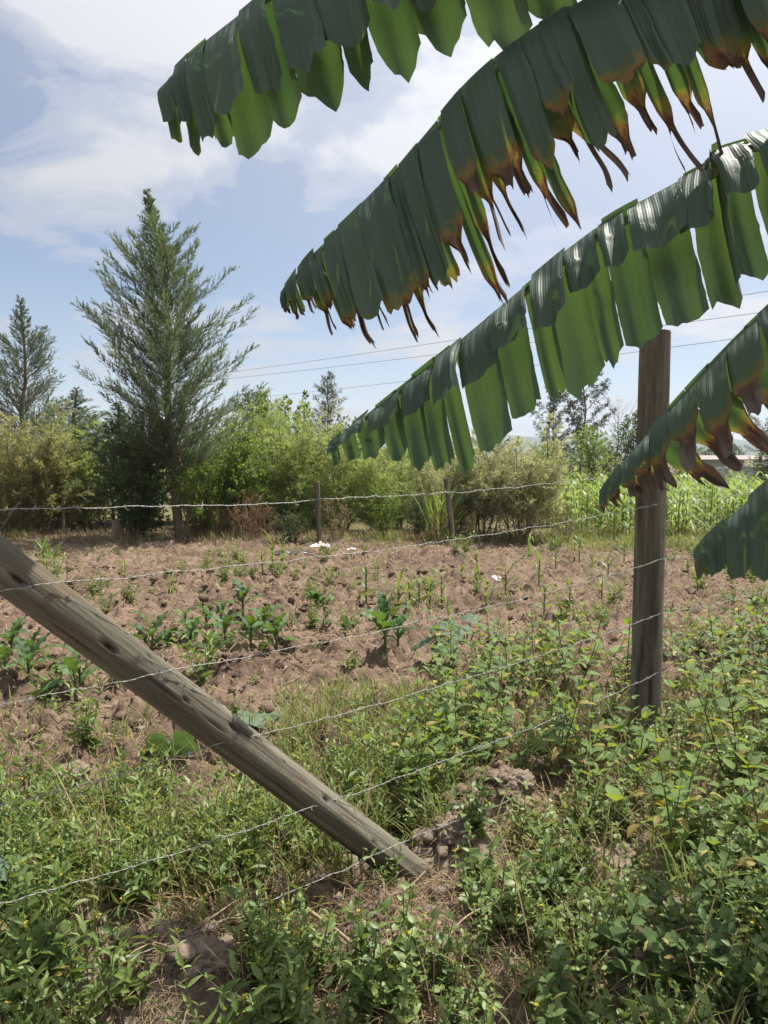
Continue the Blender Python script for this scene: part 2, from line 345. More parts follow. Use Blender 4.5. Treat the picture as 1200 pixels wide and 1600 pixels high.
def plain(name, c, rough=0.6, metal=0.0, bump=0.0, var=0.25, scale=8.0):
    m, t, out = new_mat(name)
    tc = N(t, 'ShaderNodeTexCoord'); n = noise(t, tc.outputs['Object'], scale, 5, 0.6)
    p = N(t, 'ShaderNodeBsdfPrincipled'); t.links.new(ramp(t, n, [(0.3, tuple(x * (1 - var) for x in c)), (0.7, tuple(min(1, x * (1 + var)) for x in c))]), p.inputs['Base Color'])
    p.inputs['Roughness'].default_value = rough; p.inputs['Metallic'].default_value = metal
    if bump:
        b = N(t, 'ShaderNodeBump'); b.inputs['Strength'].default_value = bump; b.inputs['Distance'].default_value = 0.01
        t.links.new(n, b.inputs['Height']); t.links.new(b.outputs[0], p.inputs['Normal'])
    t.links.new(p.outputs[0], out.inputs['Surface'])
    return m
M['wire'] = plain('galvanised_wire', (0.33, 0.325, 0.30), 0.55, 0.45, 0, 0.25, 60)
M['cable'] = plain('power_cable', (0.16, 0.16, 0.17), 0.6)
M['plastic'] = plain('white_plastic', (0.70, 0.69, 0.66), 0.5, 0, 0.4, 0.1, 30)
M['black_plastic'] = plain('black_plastic', (0.030, 0.030, 0.035), 0.45, 0, 0.5, 0.3, 30)
M['iron'] = plain('grey_iron_sheet', (0.42, 0.43, 0.44), 0.6, 0.2, 0, 0.15, 3)
M['roof'] = plain('rusty_roof_sheet', (0.24, 0.20, 0.18), 0.7, 0.1, 0, 0.3, 3)
M['hill'] = plain('wooded_hill', (0.055, 0.075, 0.040), 0.95, 0, 0, 0.35, 0.02)

def banana_mat():
    m, t, out = new_mat('banana_blade')
    ad = N(t, 'ShaderNodeAttribute', attribute_name='u'); at = N(t, 'ShaderNodeAttribute', attribute_name='tint'); av = N(t, 'ShaderNodeAttribute', attribute_name='vein')
    tc = N(t, 'ShaderNodeTexCoord'); n = noise(t, tc.outputs['Object'], 34, 4, 0.6); n2 = noise(t, tc.outputs['Object'], 7, 4, 0.6)
    nb = noise(t, tc.outputs['Object'], 110, 3, 0.6)
    d = math_node(t, 'ADD', ad.outputs['Fac'], math_node(t, 'ADD', math_node(t, 'MULTIPLY', math_node(t, 'SUBTRACT', n, 0.5), 0.30), math_node(t, 'MULTIPLY', math_node(t, 'SUBTRACT', nb, 0.5), 0.10)))
    g1 = mixc(t, at.outputs['Fac'], (0.046, 0.086, 0.064), (0.068, 0.110, 0.074))
    g1 = mixc(t, math_node(t, 'MULTIPLY', n2, 0.35), g1, (0.095, 0.135, 0.105))
    g = mixc(t, 1.0, g1, (1, 1, 1), 'MULTIPLY')
    c = ramp(t, d, [(0.0, (0, 0, 0)), (1.0, (1, 1, 1))])
    dry = ramp(t, d, [(0.52, (0.09, 0.13, 0.035)), (0.61, (0.17, 0.15, 0.05)), (0.66, (0.24, 0.14, 0.055)), (0.69, (0.135, 0.078, 0.048)), (0.78, (0.085, 0.055, 0.042)), (1.0, (0.125, 0.092, 0.076))])
    fdry = ramp(t, d, [(0.52, (0, 0, 0)), (0.62, (1, 1, 1))])
    dry = mixc(t, math_node(t, 'MULTIPLY', at.outputs['Fac'], ramp(t, d, [(0.72, (0, 0, 0)), (0.85, (1, 1, 1))])), dry, (0.20, 0.165, 0.135))
    basec = mixc(t, fdry, g, dry)
    trg = mixc(t, at.outputs['Fac'], (0.075, 0.155, 0.030), (0.125, 0.215, 0.035))
    trd = ramp(t, d, [(0.52, (0.22, 0.30, 0.03)), (0.61, (0.27, 0.28, 0.04)), (0.66, (0.28, 0.16, 0.045)), (0.69, (0.14, 0.07, 0.035)), (0.8, (0.05, 0.03, 0.02))])
    trc = mixc(t, fdry, trg, trd)
    p = N(t, 'ShaderNodeBsdfPrincipled'); t.links.new(basec, p.inputs['Base Color'])
    t.links.new(ramp(t, fdry, [(0.0, (0.56,) * 3), (1.0, (0.85,) * 3)]), p.inputs['Roughness']); p.inputs['Specular IOR Level'].default_value = 0.65
    tr = N(t, 'ShaderNodeBsdfTranslucent'); t.links.new(trc, tr.inputs['Color'])
    wv = math_node(t, 'SINE', math_node(t, 'MULTIPLY', av.outputs['Fac'], 2 * math.pi / 0.0075))
    wv2 = math_node(t, 'SINE', math_node(t, 'MULTIPLY', av.outputs['Fac'], 2 * math.pi / 0.026))
    h = math_node(t, 'ADD', math_node(t, 'MULTIPLY', wv, 0.3), math_node(t, 'MULTIPLY', wv2, 1.0))
    bp = N(t, 'ShaderNodeBump'); bp.inputs['Strength'].default_value = 0.32; bp.inputs['Distance'].default_value = 0.004
    t.links.new(h, bp.inputs['Height']); t.links.new(bp.outputs[0], p.inputs['Normal'])
    mx = N(t, 'ShaderNodeMixShader'); mx.inputs[0].default_value = 0.30
    t.links.new(p.outputs[0], mx.inputs[1]); t.links.new(tr.outputs[0], mx.inputs[2]); t.links.new(mx.outputs[0], out.inputs['Surface'])
    return m
M['banana'] = banana_mat()
M['midrib'] = plain('banana_midrib', (0.09, 0.14, 0.05), 0.4, 0, 0, 0.2, 12)
M['pseudostem'] = bark_mat('banana_pseudostem', (0.07, 0.085, 0.03), (0.22, 0.19, 0.09), 8, 0.6, 6, 0.4)

# ------------------------------------------------------------------ ground
def axis_coords(a0, a1, step, lo, hi, grow=1.12):
    c = list(np.arange(a0, a1, step)); s = step; x = c[-1]
    while x < hi: s *= grow; x += s; c.append(x)
    s = step; x = c[0]; pre = []
    while x > lo: s *= grow; x -= s; pre.append(x)
    return np.array(pre[::-1] + c)
gx = axis_coords(-4.2, 4.4, 0.028, -2600, 2600, 1.05)
gy = np.concatenate([np.arange(1.2, 5.0, 0.024), 5.0 + np.cumsum(0.026 * 1.0075 ** np.arange(210))])
gy = np.concatenate([axis_coords(gy[0] - .05, gy[0], 0.05, -60, 0, 1.2)[:-1] if False else np.array([-60, -20, -8, -3, -1, 0, 0.5, 0.8, 1.0, 1.1]), gy])
s_ = gy[-1] - gy[-2]; x_ = gy[-1]; ext = []
while x_ < 2900: s_ *= 1.09; x_ += s_; ext.append(x_)
gy = np.concatenate([gy, ext])
XX, YY = np.meshgrid(gx, gy); ZZ = gz(XX, YY)
nx, ny = len(gx), len(gy)
i_, j_ = np.meshgrid(np.arange(ny - 1), np.arange(nx - 1), indexing='ij'); q = i_ * nx + j_
mb = MB(); mb.add(np.stack([XX, YY, ZZ], -1).reshape(-1, 3), np.stack([q, q + 1, q + nx + 1, q + nx], -1).reshape(-1, 4))
tag(link('ground', mb.mesh('ground', M['soil'])), kind='structure')

# ------------------------------------------------------------------ far hills
rng = np.random.default_rng(5)
for nm, yb, hh, sd_ in (('hills', 1600, 62, 3), ('hills', 2400, 118, 8)):
    xs = np.linspace(-2500, 2500, 160); rows = np.linspace(0, 1, 9)
    prof = hh * (0.25 + 0.75 * fbm(xs / 600 + 7, xs * 0, sd_, 4)) * sstep(-900, 700, xs)
    V = []
    for r_ in rows: V.append(np.stack([xs, yb - 500 + 500 * r_ + 0 * xs, prof * math.sin(r_ * math.pi / 2) * (0.9 + 0.2 * fbm(xs / 120, xs * 0 + r_ * 6, sd_ + 1, 3)) - 3], -1))
    V = np.array(V); a, b = np.meshgrid(np.arange(8), np.arange(159), indexing='ij'); q = a * 160 + b
    mb = MB(); mb.add(V.reshape(-1, 3), np.stack([q, q + 1, q + 161, q + 160], -1).reshape(-1, 4))
    tag(link(nm, mb.mesh(nm, M['hill'])), kind='structure')

# ------------------------------------------------------------------ woody plants
def woody(seed, stems, n_br, prof, elev, bend, n_tw, tw_len, n_lf, lf_len, lf_w, tmpl=DIAMOND, cb=0.15, tw_ang=0.8, tw_up=0.2,
          lf_ang=0.6, droop=0.0, br_r=0.3, flat=0.0, lf_min=0.5, wob=0.12, tw_wood=True, tint_out=0.35, tw_taper=0.65, lo=0.72, hi=1.18, sparse=False, bw=1.0, tv=0.24):
    """stems: list of (base, top, radius). prof(t) branch length, elev(t) branch angle. -> wood MB, leaf MB"""
    rg = np.random.default_rng(seed); wood, leaf = MB(), MB()
    OO, DD, NN, LL, TT = [], [], [], [], []
    for (b, tp, r0) in stems:
        b, tp = np.array(b, float), np.array(tp, float); n = 9
        k = np.linspace(0, 1, n)[:, None]; sp = b + (tp - b) * k
        H = np.linalg.norm(tp - b); off = np.cumsum(rg.normal(0, 0.012 * H, (n, 3)), 0); off[:, 2] = 0; sp = sp + off - off[0] - k * (off[-1] - off[0]) * 0.7
        tube(wood, sp, r0 * (1 - 0.88 * k[:, 0]) + 0.003, 7)
        for i in range(n_br):
            t = cb + (1 - cb) * ((i + rg.random()) / n_br) ** bw
            p0, sdv = along(sp, np.array([t])); p0, sdv = p0[0], sdv[0]
            az = i * 2.39996 + rg.normal(0, 0.35); el = elev(t) + rg.normal(0, 0.12)
            d = np.array([math.cos(az) * math.cos(el), math.sin(az) * math.cos(el), math.sin(el)])
            L = prof(t) * rg.uniform(lo, hi)
            if L < 0.02: continue
            bp = path(rg, p0, d, L, 7, bend, wob)
            tube(wood, bp, np.linspace(max(0.004, r0 * br_r * (1 - 0.75 * t)), 0.002, 7), 4, cap=False)
            m = max(3, int(n_tw * (0.35 + 0.65 * L / max(prof(cb + .2), 0.05)))) if n_tw > 4 else n_tw
            if sparse: m = max(3, int(n_tw * min(1.1, .06 + .94 * L / prof(cb + .2))))
            s = np.linspace(0.12, 1.0, m) + rg.normal(0, 0.02, m); po, bd = along(bp, s)
            ph = rg.uniform(0, 2 * math.pi, m) if flat == 0 else np.where(np.arange(m) % 2 == 0, 0.0, math.pi) + rg.normal(0, 1.2 * (1 - flat), m)
            side = nrm(np.cross(bd, [0, 0, 1.0]) + 1e-6); up = np.cross(side, bd)
            pr = np.cos(ph)[:, None] * side + np.sin(ph)[:, None] * up + np.array([0, 0, tw_up])
            td = nrm(bd * math.cos(tw_ang) + nrm(pr) * math.sin(tw_ang))
            tl = tw_len * (1 - tw_taper * np.clip(s, 0, 1)) * rg.uniform(0.6, 1.25, m) * (min(1.0, 0.2 + .7 * L) if sparse else min(1.0, 0.45 + L))
            td[-1] = bd[-1]
            if tw_wood: stamp(wood, DIAMOND, po, td, rg.normal(0, 1, (m, 3)), tl, 0.007, 0.5)
            qs = (np.arange(n_lf) + 0.5) / n_lf
            o = po[:, None] + td[:, None] * (tl[:, None] * qs[None])[:, :, None]
            o[..., 2] -= droop * (tl[:, None] * qs[None]) ** 2 / max(tw_len, .01)
            rnd = rg.normal(0, 1, o.shape); rnd = nrm(rnd - (rnd * td[:, None]).sum(-1, keepdims=True) * td[:, None])
            ld = td[:, None] * math.cos(lf_ang) + rnd * math.sin(lf_ang); ld[..., 2] -= droop * 0.6
            OO.append(o.reshape(-1, 3)); DD.append(ld.reshape(-1, 3)); NN.append((rg.normal(0, 0.6, o.shape) + np.array([0, 0, 0.9])).reshape(-1, 3))
            LL.append((lf_len * rg.uniform(lf_min, 1.15, o.shape[:2]) * (1.0 - 0.3 * qs[None])).ravel())
            TT.append(np.clip(rg.normal(0.42, tv) + tint_out * (np.clip(s, 0, 1)[:, None] - 0.5) + rg.normal(0, 0.14, o.shape[:2]), 0, 1).ravel())
    O, D, Nn, L, T = map(np.concatenate, (OO, DD, NN, LL, TT))
    stamp(leaf, tmpl, O, D, Nn, L, L * (lf_w / lf_len), T)
    return wood, leaf
def tree(name, label, cat, wood, leaf, wmat, lmat, loc, group=None, rz=0.0, sc=1.0, extra=()):
    root = bpy.data.objects.new(name, None); col.objects.link(root); root.location = loc; root.rotation_euler = (0, 0, rz); root.scale = (sc,) * 3
    tag(root, label, cat, group)
    link('trunk', wood if isinstance(wood, bpy.types.Mesh) else wood.mesh('trunk', wmat), root)
    link('crown', leaf if isinstance(leaf, bpy.types.Mesh) else leaf.mesh('crown', lmat), root)
    for nm, me in extra: tag(link(nm, me, root), kind='stuff')
    return root
def cloned(src, label, loc, rz, sc=1.0, group=None):
    c = copy_tree(src); c.location = loc; c.rotation_euler = (0, 0, rz); c.scale = (sc,) * 3 if not hasattr(sc, '__len__') else sc
    c['label'] = label
    if group: c['group'] = group
    return c
def gp(px, y):
    """world x of a photo column at distance y, on the ground"""
    x = (px - 600) / F * (y * math.cos(PITCH) + CAMH * math.sin(PITCH)); return Vector((x, y, gzf(x, y)))
def htop(py, y, px=600): return P(px, py, y).z

# main cypress
b = gp(282, 15.1); H = htop(288, 15.1)
tip = P(236, 298, 15.3)
rel = (tip.x - b.x, tip.y - b.y, tip.z - b.z)
def spire(t, k=.2): return min(1.0, .10 + (1 - t) / k)
def cyp_prof(t): return (2.65 * (1 - t) ** 0.56 * spire(t, .30) + 0.03) * (0.70 + 0.30 * float(sstep(0.2, 0.42, np.array(t))))
w1, l1 = woody(11, [((0, 0, -.1), rel, 0.10)], 250, cyp_prof, lambda t: 0.34 + 0.34 * t, 0.32, 50, 0.46, 14, 0.085, 0.0160, cb=0.20, tw_ang=0.72, tw_up=0.75,
               lf_ang=0.40, br_r=0.13, lf_min=0.6, wob=0.22, tint_out=0.25, lo=.28, hi=1.14, sparse=True, bw=1.25, tv=.16)
tree('cypress_tree', 'tall spired grey green cypress tree rising above the hedge', 'tree', w1, l1, M['bark'], M['cypress'], b)
b = gp(40, 20.5); tip = P(30, 468, 20.5)
w2, l2 = woody(12, [((0, 0, -.1), (tip.x - b.x, 0, tip.z), 0.10)], 120, lambda t: 2.4 * (1 - t) ** 0.62 * spire(t, .32) + 0.03, lambda t: 0.35 + 0.35 * t, 0.25, 32, 0.55, 14, 0.11, 0.018,
               cb=0.2, tw_ang=0.75, tw_up=0.5, lf_ang=0.42, br_r=0.25, lf_min=0.6, wob=0.2, sparse=True, bw=1.15, lo=.55, hi=1.12, tv=.16)
c2 = tree('cypress_tree', 'smaller pointed cypress tree behind the golden feathery shrubs', 'tree', w2, l2, M['bark'], M['cypress_blue'], b)
b = gp(128, 18.0)
cloned(c2, 'squat cypress tree with blunt top between the two spired cypresses', b, 2.1, (1.2, 1.2, 0.55))
b = gp(190, 17.6)
cloned(c2, 'low dark cypress close behind the tall spired cypress', b, 4.1, (1.2, 1.2, 0.48))

# feathery shrubs: three variants shared by many
def feathery(seed, h, spread, nst, n_br, n_tw, n_lf, ll, lw, trunkr=0.014, cb=0.03, droop=0.35, blen=0.75, tmpl=DIAMOND):
    rg = np.random.default_rng(seed); st = []
    for i in range(nst):
        a = i * 2.4 + rg.normal(0, .4); r0 = rg.uniform(0.02, 0.22); r1 = spread * math.sqrt(rg.uniform(0.02, 1))
        st.append(((r0 * math.cos(a), r0 * math.sin(a), -.05), (r1 * math.cos(a), r1 * math.sin(a), h * (1.0 if i == 0 else rg.uniform(0.45, 0.98))), trunkr * rg.uniform(.7, 1.3)))
    return woody(seed, st, n_br, lambda t: blen * (0.20 + 0.85 * math.sin(math.pi * min(1, 0.25 + 0.75 * t)) ** 0.9), lambda t: 0.55 + 0.25 * t, -0.1, n_tw, 0.36, n_lf, ll, lw,
                 cb=cb, tw_ang=0.75, tw_up=0.25, lf_ang=0.6, droop=droop, wob=0.35, tmpl=tmpl)
FV = []
for k, (h, sp) in enumerate([(3.0, .55), (2.9, .68), (3.1, .48)]):
    w, l = feathery(40 + k, h, sp, 10, 21, 14, 10, 0.10, 0.021); FV.append((w.mesh('trunk', M['palestem']), l))
feath_mesh = {}
def fmesh(k, mat):
    if (k, mat) not in feath_mesh:
        me = FV[k][1].mesh('crown', M[mat]); feath_mesh[(k, mat)] = me
    return feath_mesh[(k, mat)]
HEDGE = 'feathery shrubs of the hedge behind the far fence'
# px, depth, top py, variant, material
for i, (px, y, ty, k, mt, lab) in enumerate([
        (8, 15.6, 628, 1, 'golden', 'golden feathery shrub beside the thick grey hedge post'),
        (78, 15.9, 612, 0, 'golden', 'golden feathery shrub with upright plume below the squat cypress'),
        (130, 16.6, 640, 2, 'feather', 'olive feathery shrub in the shade below the squat cypress'),
        (-50, 16.4, 640, 2, 'golden', None),
        (330, 17.0, 650, 2, 'feather', None), (372, 16.2, 632, 0, 'feather', None), (412, 17.2, 612, 1, 'feather', None),
        (455, 16.4, 622, 2, 'feather', None), (490, 17.4, 612, 0, 'pale', None), (535, 16.6, 645, 1, 'feather', None), (432, 18.6, 604, 2, 'feather', None),
        (585, 16.2, 672, 0, 'feather', None), (625, 16.8, 690, 2, 'feather', None), (668, 16.4, 700, 1, 'pale', None), (300, 18.2, 640, 1, 'feather', None),
        (720, 15.6, 668, 2, 'pale', None), (350, 20.5, 668, 0, 'feather', None), (395, 21, 660, 1, 'feather', None), (500, 20.5, 660, 2, 'feather', None), (565, 20, 668, 0, 'feather', None), (610, 20.5, 672, 1, 'feather', None),
        (655, 20, 668, 2, 'feather', None), (705, 21, 662, 0, 'feather', None), (60, 19, 690, 1, 'feather', None), (235, 18.5, 690, 0, 'feather', None), (20, 18.6, 690, 0, 'golden', None), (850, 17.5, 690, 1, 'feather', None)]):
    b = gp(px, y); hh = htop(ty, y) - b.z; sc = hh / (3.25, 3.2, 3.35)[k]
    tree('feathery_shrub', lab or ('pale feathery shrub in the hedge behind the far fence' if mt == 'pale' else 'olive green feathery shrub in the hedge behind the far fence'), 'shrub', FV[k][0], fmesh(k, mt), None, None, b, HEDGE, i * 1.7, sc)

# pale bush with cream flower heads
w, l = feathery(61, 2.35, .78, 11, 17, 15, 10, 0.10, 0.018, cb=0.22, droop=0.5, blen=0.62)
fl = MB(); rg = np.random.default_rng(8)
V = np.concatenate(l.v); pick = V[rg.integers(0, len(V), 1400)]; pick = pick[(fbm(pick[:, 0] * 2.2, pick[:, 2] * 2.2 + pick[:, 1], 4, 2) > 0.57)]
n = len(pick) * 5; O = np.repeat(pick, 5, 0) + rg.normal(0, 0.04, (n, 3)); stamp(fl, DIAMOND, O, rg.normal(0, 1, (n, 3)) + [0, 0, .4], rg.normal(0, 1, (n, 3)), 0.05, 0.016, rg.random(n))
b = gp(812, 14.6); big = tree('flowering_bush', 'big pale feathery bush with cream flower heads beside the maize plot', 'bush', w, l, M['twig'], M['pale'], b, None, 0, 0.98,
                              [('flowers', fl.mesh('flowers', M['cream']))])
b = gp(757, 15.2); cloned(big, 'smaller pale feathery bush behind the short leaning fence post', b, 2.0, 0.86)

# broadleaf shrubs and trees
def broad(seed, h, spread, nst, n_br, n_tw, n_lf, ll, lw, cb=0.2, blen=0.6, r=0.02, tmpl=OVATE, droop=0.25, twl=0.3):
    rg = np.random.default_rng(seed); st = []
    for i in range(nst):
        a = i * 2.4 + rg.normal(0, .4); r1 = spread * math.sqrt(rg.uniform(0.02, 1))
        st.append(((.08 * math.cos(a), .08 * math.sin(a), -.05), (r1 * math.cos(a), r1 * math.sin(a), h * rg.uniform(0.72, 1.0)), r * rg.uniform(.7, 1.3)))
    return woody(seed, st, n_br, lambda t: blen * (0.4 + math.sin(math.pi * min(1, 0.15 + 0.85 * t))), lambda t: 0.5 + .3 * t, 0.0, n_tw, twl, n_lf, ll, lw, tmpl=tmpl, cb=cb, tw_ang=0.8, lf_ang=0.95, droop=droop, wob=.35)
w, l = broad(71, 2.5, .6, 6, 14, 8, 6, 0.10, 0.055, cb=0.12)
BR = (w.mesh('trunk', M['twig']), l)
b = gp(214, 15.0)
w, l = broad(72, 2.3, .52, 10, 18, 9, 7, 0.085, 0.05, cb=0.06)
tree('climber_thicket', 'dark leafy thicket smothering the foot of the tall cypress', 'shrub', w, l, M['twig'], M['darkleaf'], b)
BRm = {}
def brmesh(mt):
    if mt not in BRm: BRm[mt] = BR[1].mesh('crown', M[mt])
    return BRm[mt]
for i, (px, y, ty, mt, lab, g) in enumerate([
        (312, 15.0, 700, 'bright', 'bright leafy shrub beside the trunk of the tall cypress', None),
        (372, 15.7, 660, 'bright', 'lime green leafy shrub poking out of the feathery hedge', None),
        (600, 14.6, 752, 'bright', 'low bright climber clump in front of the hedge', None),
        (925, 23.0, 655, 'bright', 'rounded bright green tree behind the maize plot', None),
        (652, 14.9, 770, 'darkleaf', 'low dark green shrub behind the short leaning fence post', None),
        (1192, 24.0, 690, 'darkleaf', 'dark round shrub in front of the iron shed', None),
        (20, 16.6, 735, 'darkleaf', 'dark leafy shrub behind the thick grey hedge post', None),
        (100, 16.9, 745, 'darkleaf', 'dark undergrowth shrub in the shade of the squat cypress', None),
        (160, 16.6, 760, 'darkleaf', 'dark undergrowth shrub left of the tree stump', None),
        (545, 18.5, 650, 'darkleaf', 'dark leafy shrub deep in the hedge', None),
        (985, 40.0, 632, 'darkleaf', 'dark rounded tree behind the upright fence post', None),
        (398, 42.0, 597, 'darkleaf', 'dark dome of a far tree above the hedge', None),
        (880, 30.0, 690, 'darkleaf', 'dark shrub under the gum trees behind the flowering bush', None), (950, 34.0, 690, 'darkleaf', 'dark shrub behind the rounded bright green tree', None),
        (1010, 38.0, 685, 'darkleaf', 'dark shrub hidden behind the upright fence post', None), (1062, 44.0, 692, 'darkleaf', 'dark shrub seen beneath the browning banana leaf', None), (1105, 47.0, 694, 'darkleaf', 'dark shrub at the end of the iron shed', None), (1150, 50.0, 690, 'darkleaf', 'dark tree rising behind the iron shed', None),
        (840, 26.0, 688, 'bright', 'green shrub between the flowering bush and the gum trees', None), (770, 24.0, 676, 'darkleaf', 'dark leafy tree behind the two pale bushes', None), (565, 26.0, 668, 'darkleaf', 'dark leafy tree behind the hedge near the silver tree', None), (635, 25.0, 668, 'bright', 'green leafy tree behind the hedge under the long banana leaf', None)]):
    b = gp(px, y); hh = htop(ty, y) - b.z
    tree('leafy_tree' if hh > 3.2 else 'leafy_shrub', lab, 'tree' if hh > 3.2 else 'shrub', BR[0], brmesh(mt), None, None, b, g, i * 1.3, hh / 2.72)
# small dark shrub at the field edge
b = gp(456, 14.3); w, l = broad(75, .62, .34, 8, 10, 6, 6, 0.04, 0.02, cb=0.05, blen=.2, r=.01, twl=.14)
tree('dark_shrub', 'small dense dark shrub at the edge of the ploughed soil', 'shrub', w, l, M['twig'], M['darkleaf'], b)
# tall leafy shoots above the hedge
w, l = broad(76, 4.6, .5, 4, 26, 3, 4, 0.13, 0.09, cb=0.3, blen=.16, r=.02, twl=.2, droop=.5)
SH = (w.mesh('trunk', M['twig']), l.mesh('crown', M['bright']))
for i, (px, y, ty) in enumerate([(352, 19.5, 612), (408, 19.5, 588), (436, 19.8, 592), (460, 19.5, 588), (478, 20.0, 606), (547, 20.5, 628)]):
    b = gp(px, y); hh = htop(ty, y) - b.z
    tree('tall_leafy_shoot', 'slender leafy shoots standing above the feathery hedge', 'shrub', SH[0], SH[1], None, None, b, 'leafy shoots above the hedge', i * 2.0, hh / 4.7)
# silvery grevillea-like tree
b = gp(514, 17.8); hh = htop(588, 17.8)
w, l = woody(77, [((0, 0, 0), (0.05, 0, hh), .035)], 46, lambda t: .75 * (1 - t) ** .6 + .08, lambda t: .7, .2, 12, .3, 11, .11, .018, cb=.3, lf_ang=.7, droop=.2)
tree('silver_tree', 'thin silver green tree with upright plume above the hedge', 'tree', w, l, M['bark'], M['euca'], b)
# far eucalyptus and thorn trees
def crowned(seed, h, cr, cb, n_br, mat_l, ll, lw, n_tw=14, n_lf=14, el=0.7, blen=None, tmpl=DIAMOND, twl=1.1):
    return woody(seed, [((0, 0, -.2), (h * .02, 0, h), h * .014)], n_br, blen or (lambda t: cr * (.35 + .85 * math.sin(math.pi * min(1, .1 + .9 * (t - cb) / (1 - cb))))), lambda t: el, .15, n_tw, twl, n_lf, ll, lw,
                 cb=cb, lf_ang=.9, droop=.5, wob=.6, br_r=.5, tmpl=tmpl)
w, l = crowned(81, 9.8, 2.7, .18, 26, 'euca', .34, .10, 17, 18, .75)
EU = (w.mesh('trunk', M['bark']), l.mesh('crown', M['euca']))
for i, (px, y, ty, lab) in enumerate([(905, 46, 552, 'tall open grey green gum tree behind the maize plot'), (868, 50, 590, 'second gum tree half hidden by the flowering bush'),
                                      (1075, 62, 640, 'grey green far tree seen under the browning banana leaf'), (1120, 66, 660, 'low grey far tree row beside the iron shed'),
                                      (1035, 60, 645, 'grey far tree hidden partly by the upright fence post')]):
    b = gp(px, y); tree('gum_tree', lab, 'tree', EU[0], EU[1], None, None, b, None, i * 1.9, (htop(ty, y) - b.z) / 10.6)
w, l = crowned(82, 7.5, 3.0, .35, 22, 'twig', .20, .02, 16, 5, .75, twl=1.0)
b = gp(962, 52); tree('thorn_tree', 'almost bare grey thorn tree between gum and dark rounded tree', 'tree', w, l, M['bark'], M['euca'], b, None, .4, (htop(622, 52) - b.z) / 8.4)
w, l = woody(83, [((0, 0, 0), (.3, 0, 4.2), .12)], 26, lambda t: 3.2 * max(0, t - .45) ** .4, lambda t: .25 + .25 * t, .1, 16, .7, 14, .16, .05, cb=.5, lf_ang=.9, flat=.4)
b = gp(1185, 55); tree('thorn_tree', 'flat topped far thorn tree above the iron shed', 'tree', w, l, M['bark'], M['euca'], b, None, .4, (htop(655, 55) - b.z) / 4.8)
# rust coloured shrub and dry weeds at the hedge foot
w, l = broad(91, .75, .3, 6, 7, 5, 4, 0.045, 0.018, cb=0.1, blen=.22, r=.008, twl=.16)
DW = (w.mesh('trunk', M['stick']), l.mesh('crown', M['dry'])); DR = l.mesh('crown', M['rust'])
b = gp(902, 21.5); tree('rust_shrub', 'rust red shrub at the back of the maize plot', 'shrub', DW[0], DR, None, None, b, None, 0, 1.5)
rg = np.random.default_rng(92)
for i, (px, py) in enumerate([(300, 838), (318, 836), (335, 838), (352, 836), (372, 838), (388, 840), (402, 838), (420, 836), (528, 842), (548, 842), (660, 846), (685, 848), (722, 848), (740, 846), (762, 846), (640, 846), (780, 846), (858, 848), (880, 846), (505, 842), (225, 836), (205, 834), (820, 848)]):
    g = G(px, py); rd = i in (5, 6)
    if i in (9, 10, 12, 14, 15, 17, 19, 20): continue
    tree('dry_weed', 'rust brown dried weed below the feathery hedge' if rd else 'straw coloured dried weed along the hedge foot', 'weed', DW[0], DR if rd else DW[1], None, None,
         (g.x, g.y, gzf(g.x, g.y)), 'dried weeds along the hedge foot', i * 1.1, rg.uniform(.75, 1.25))

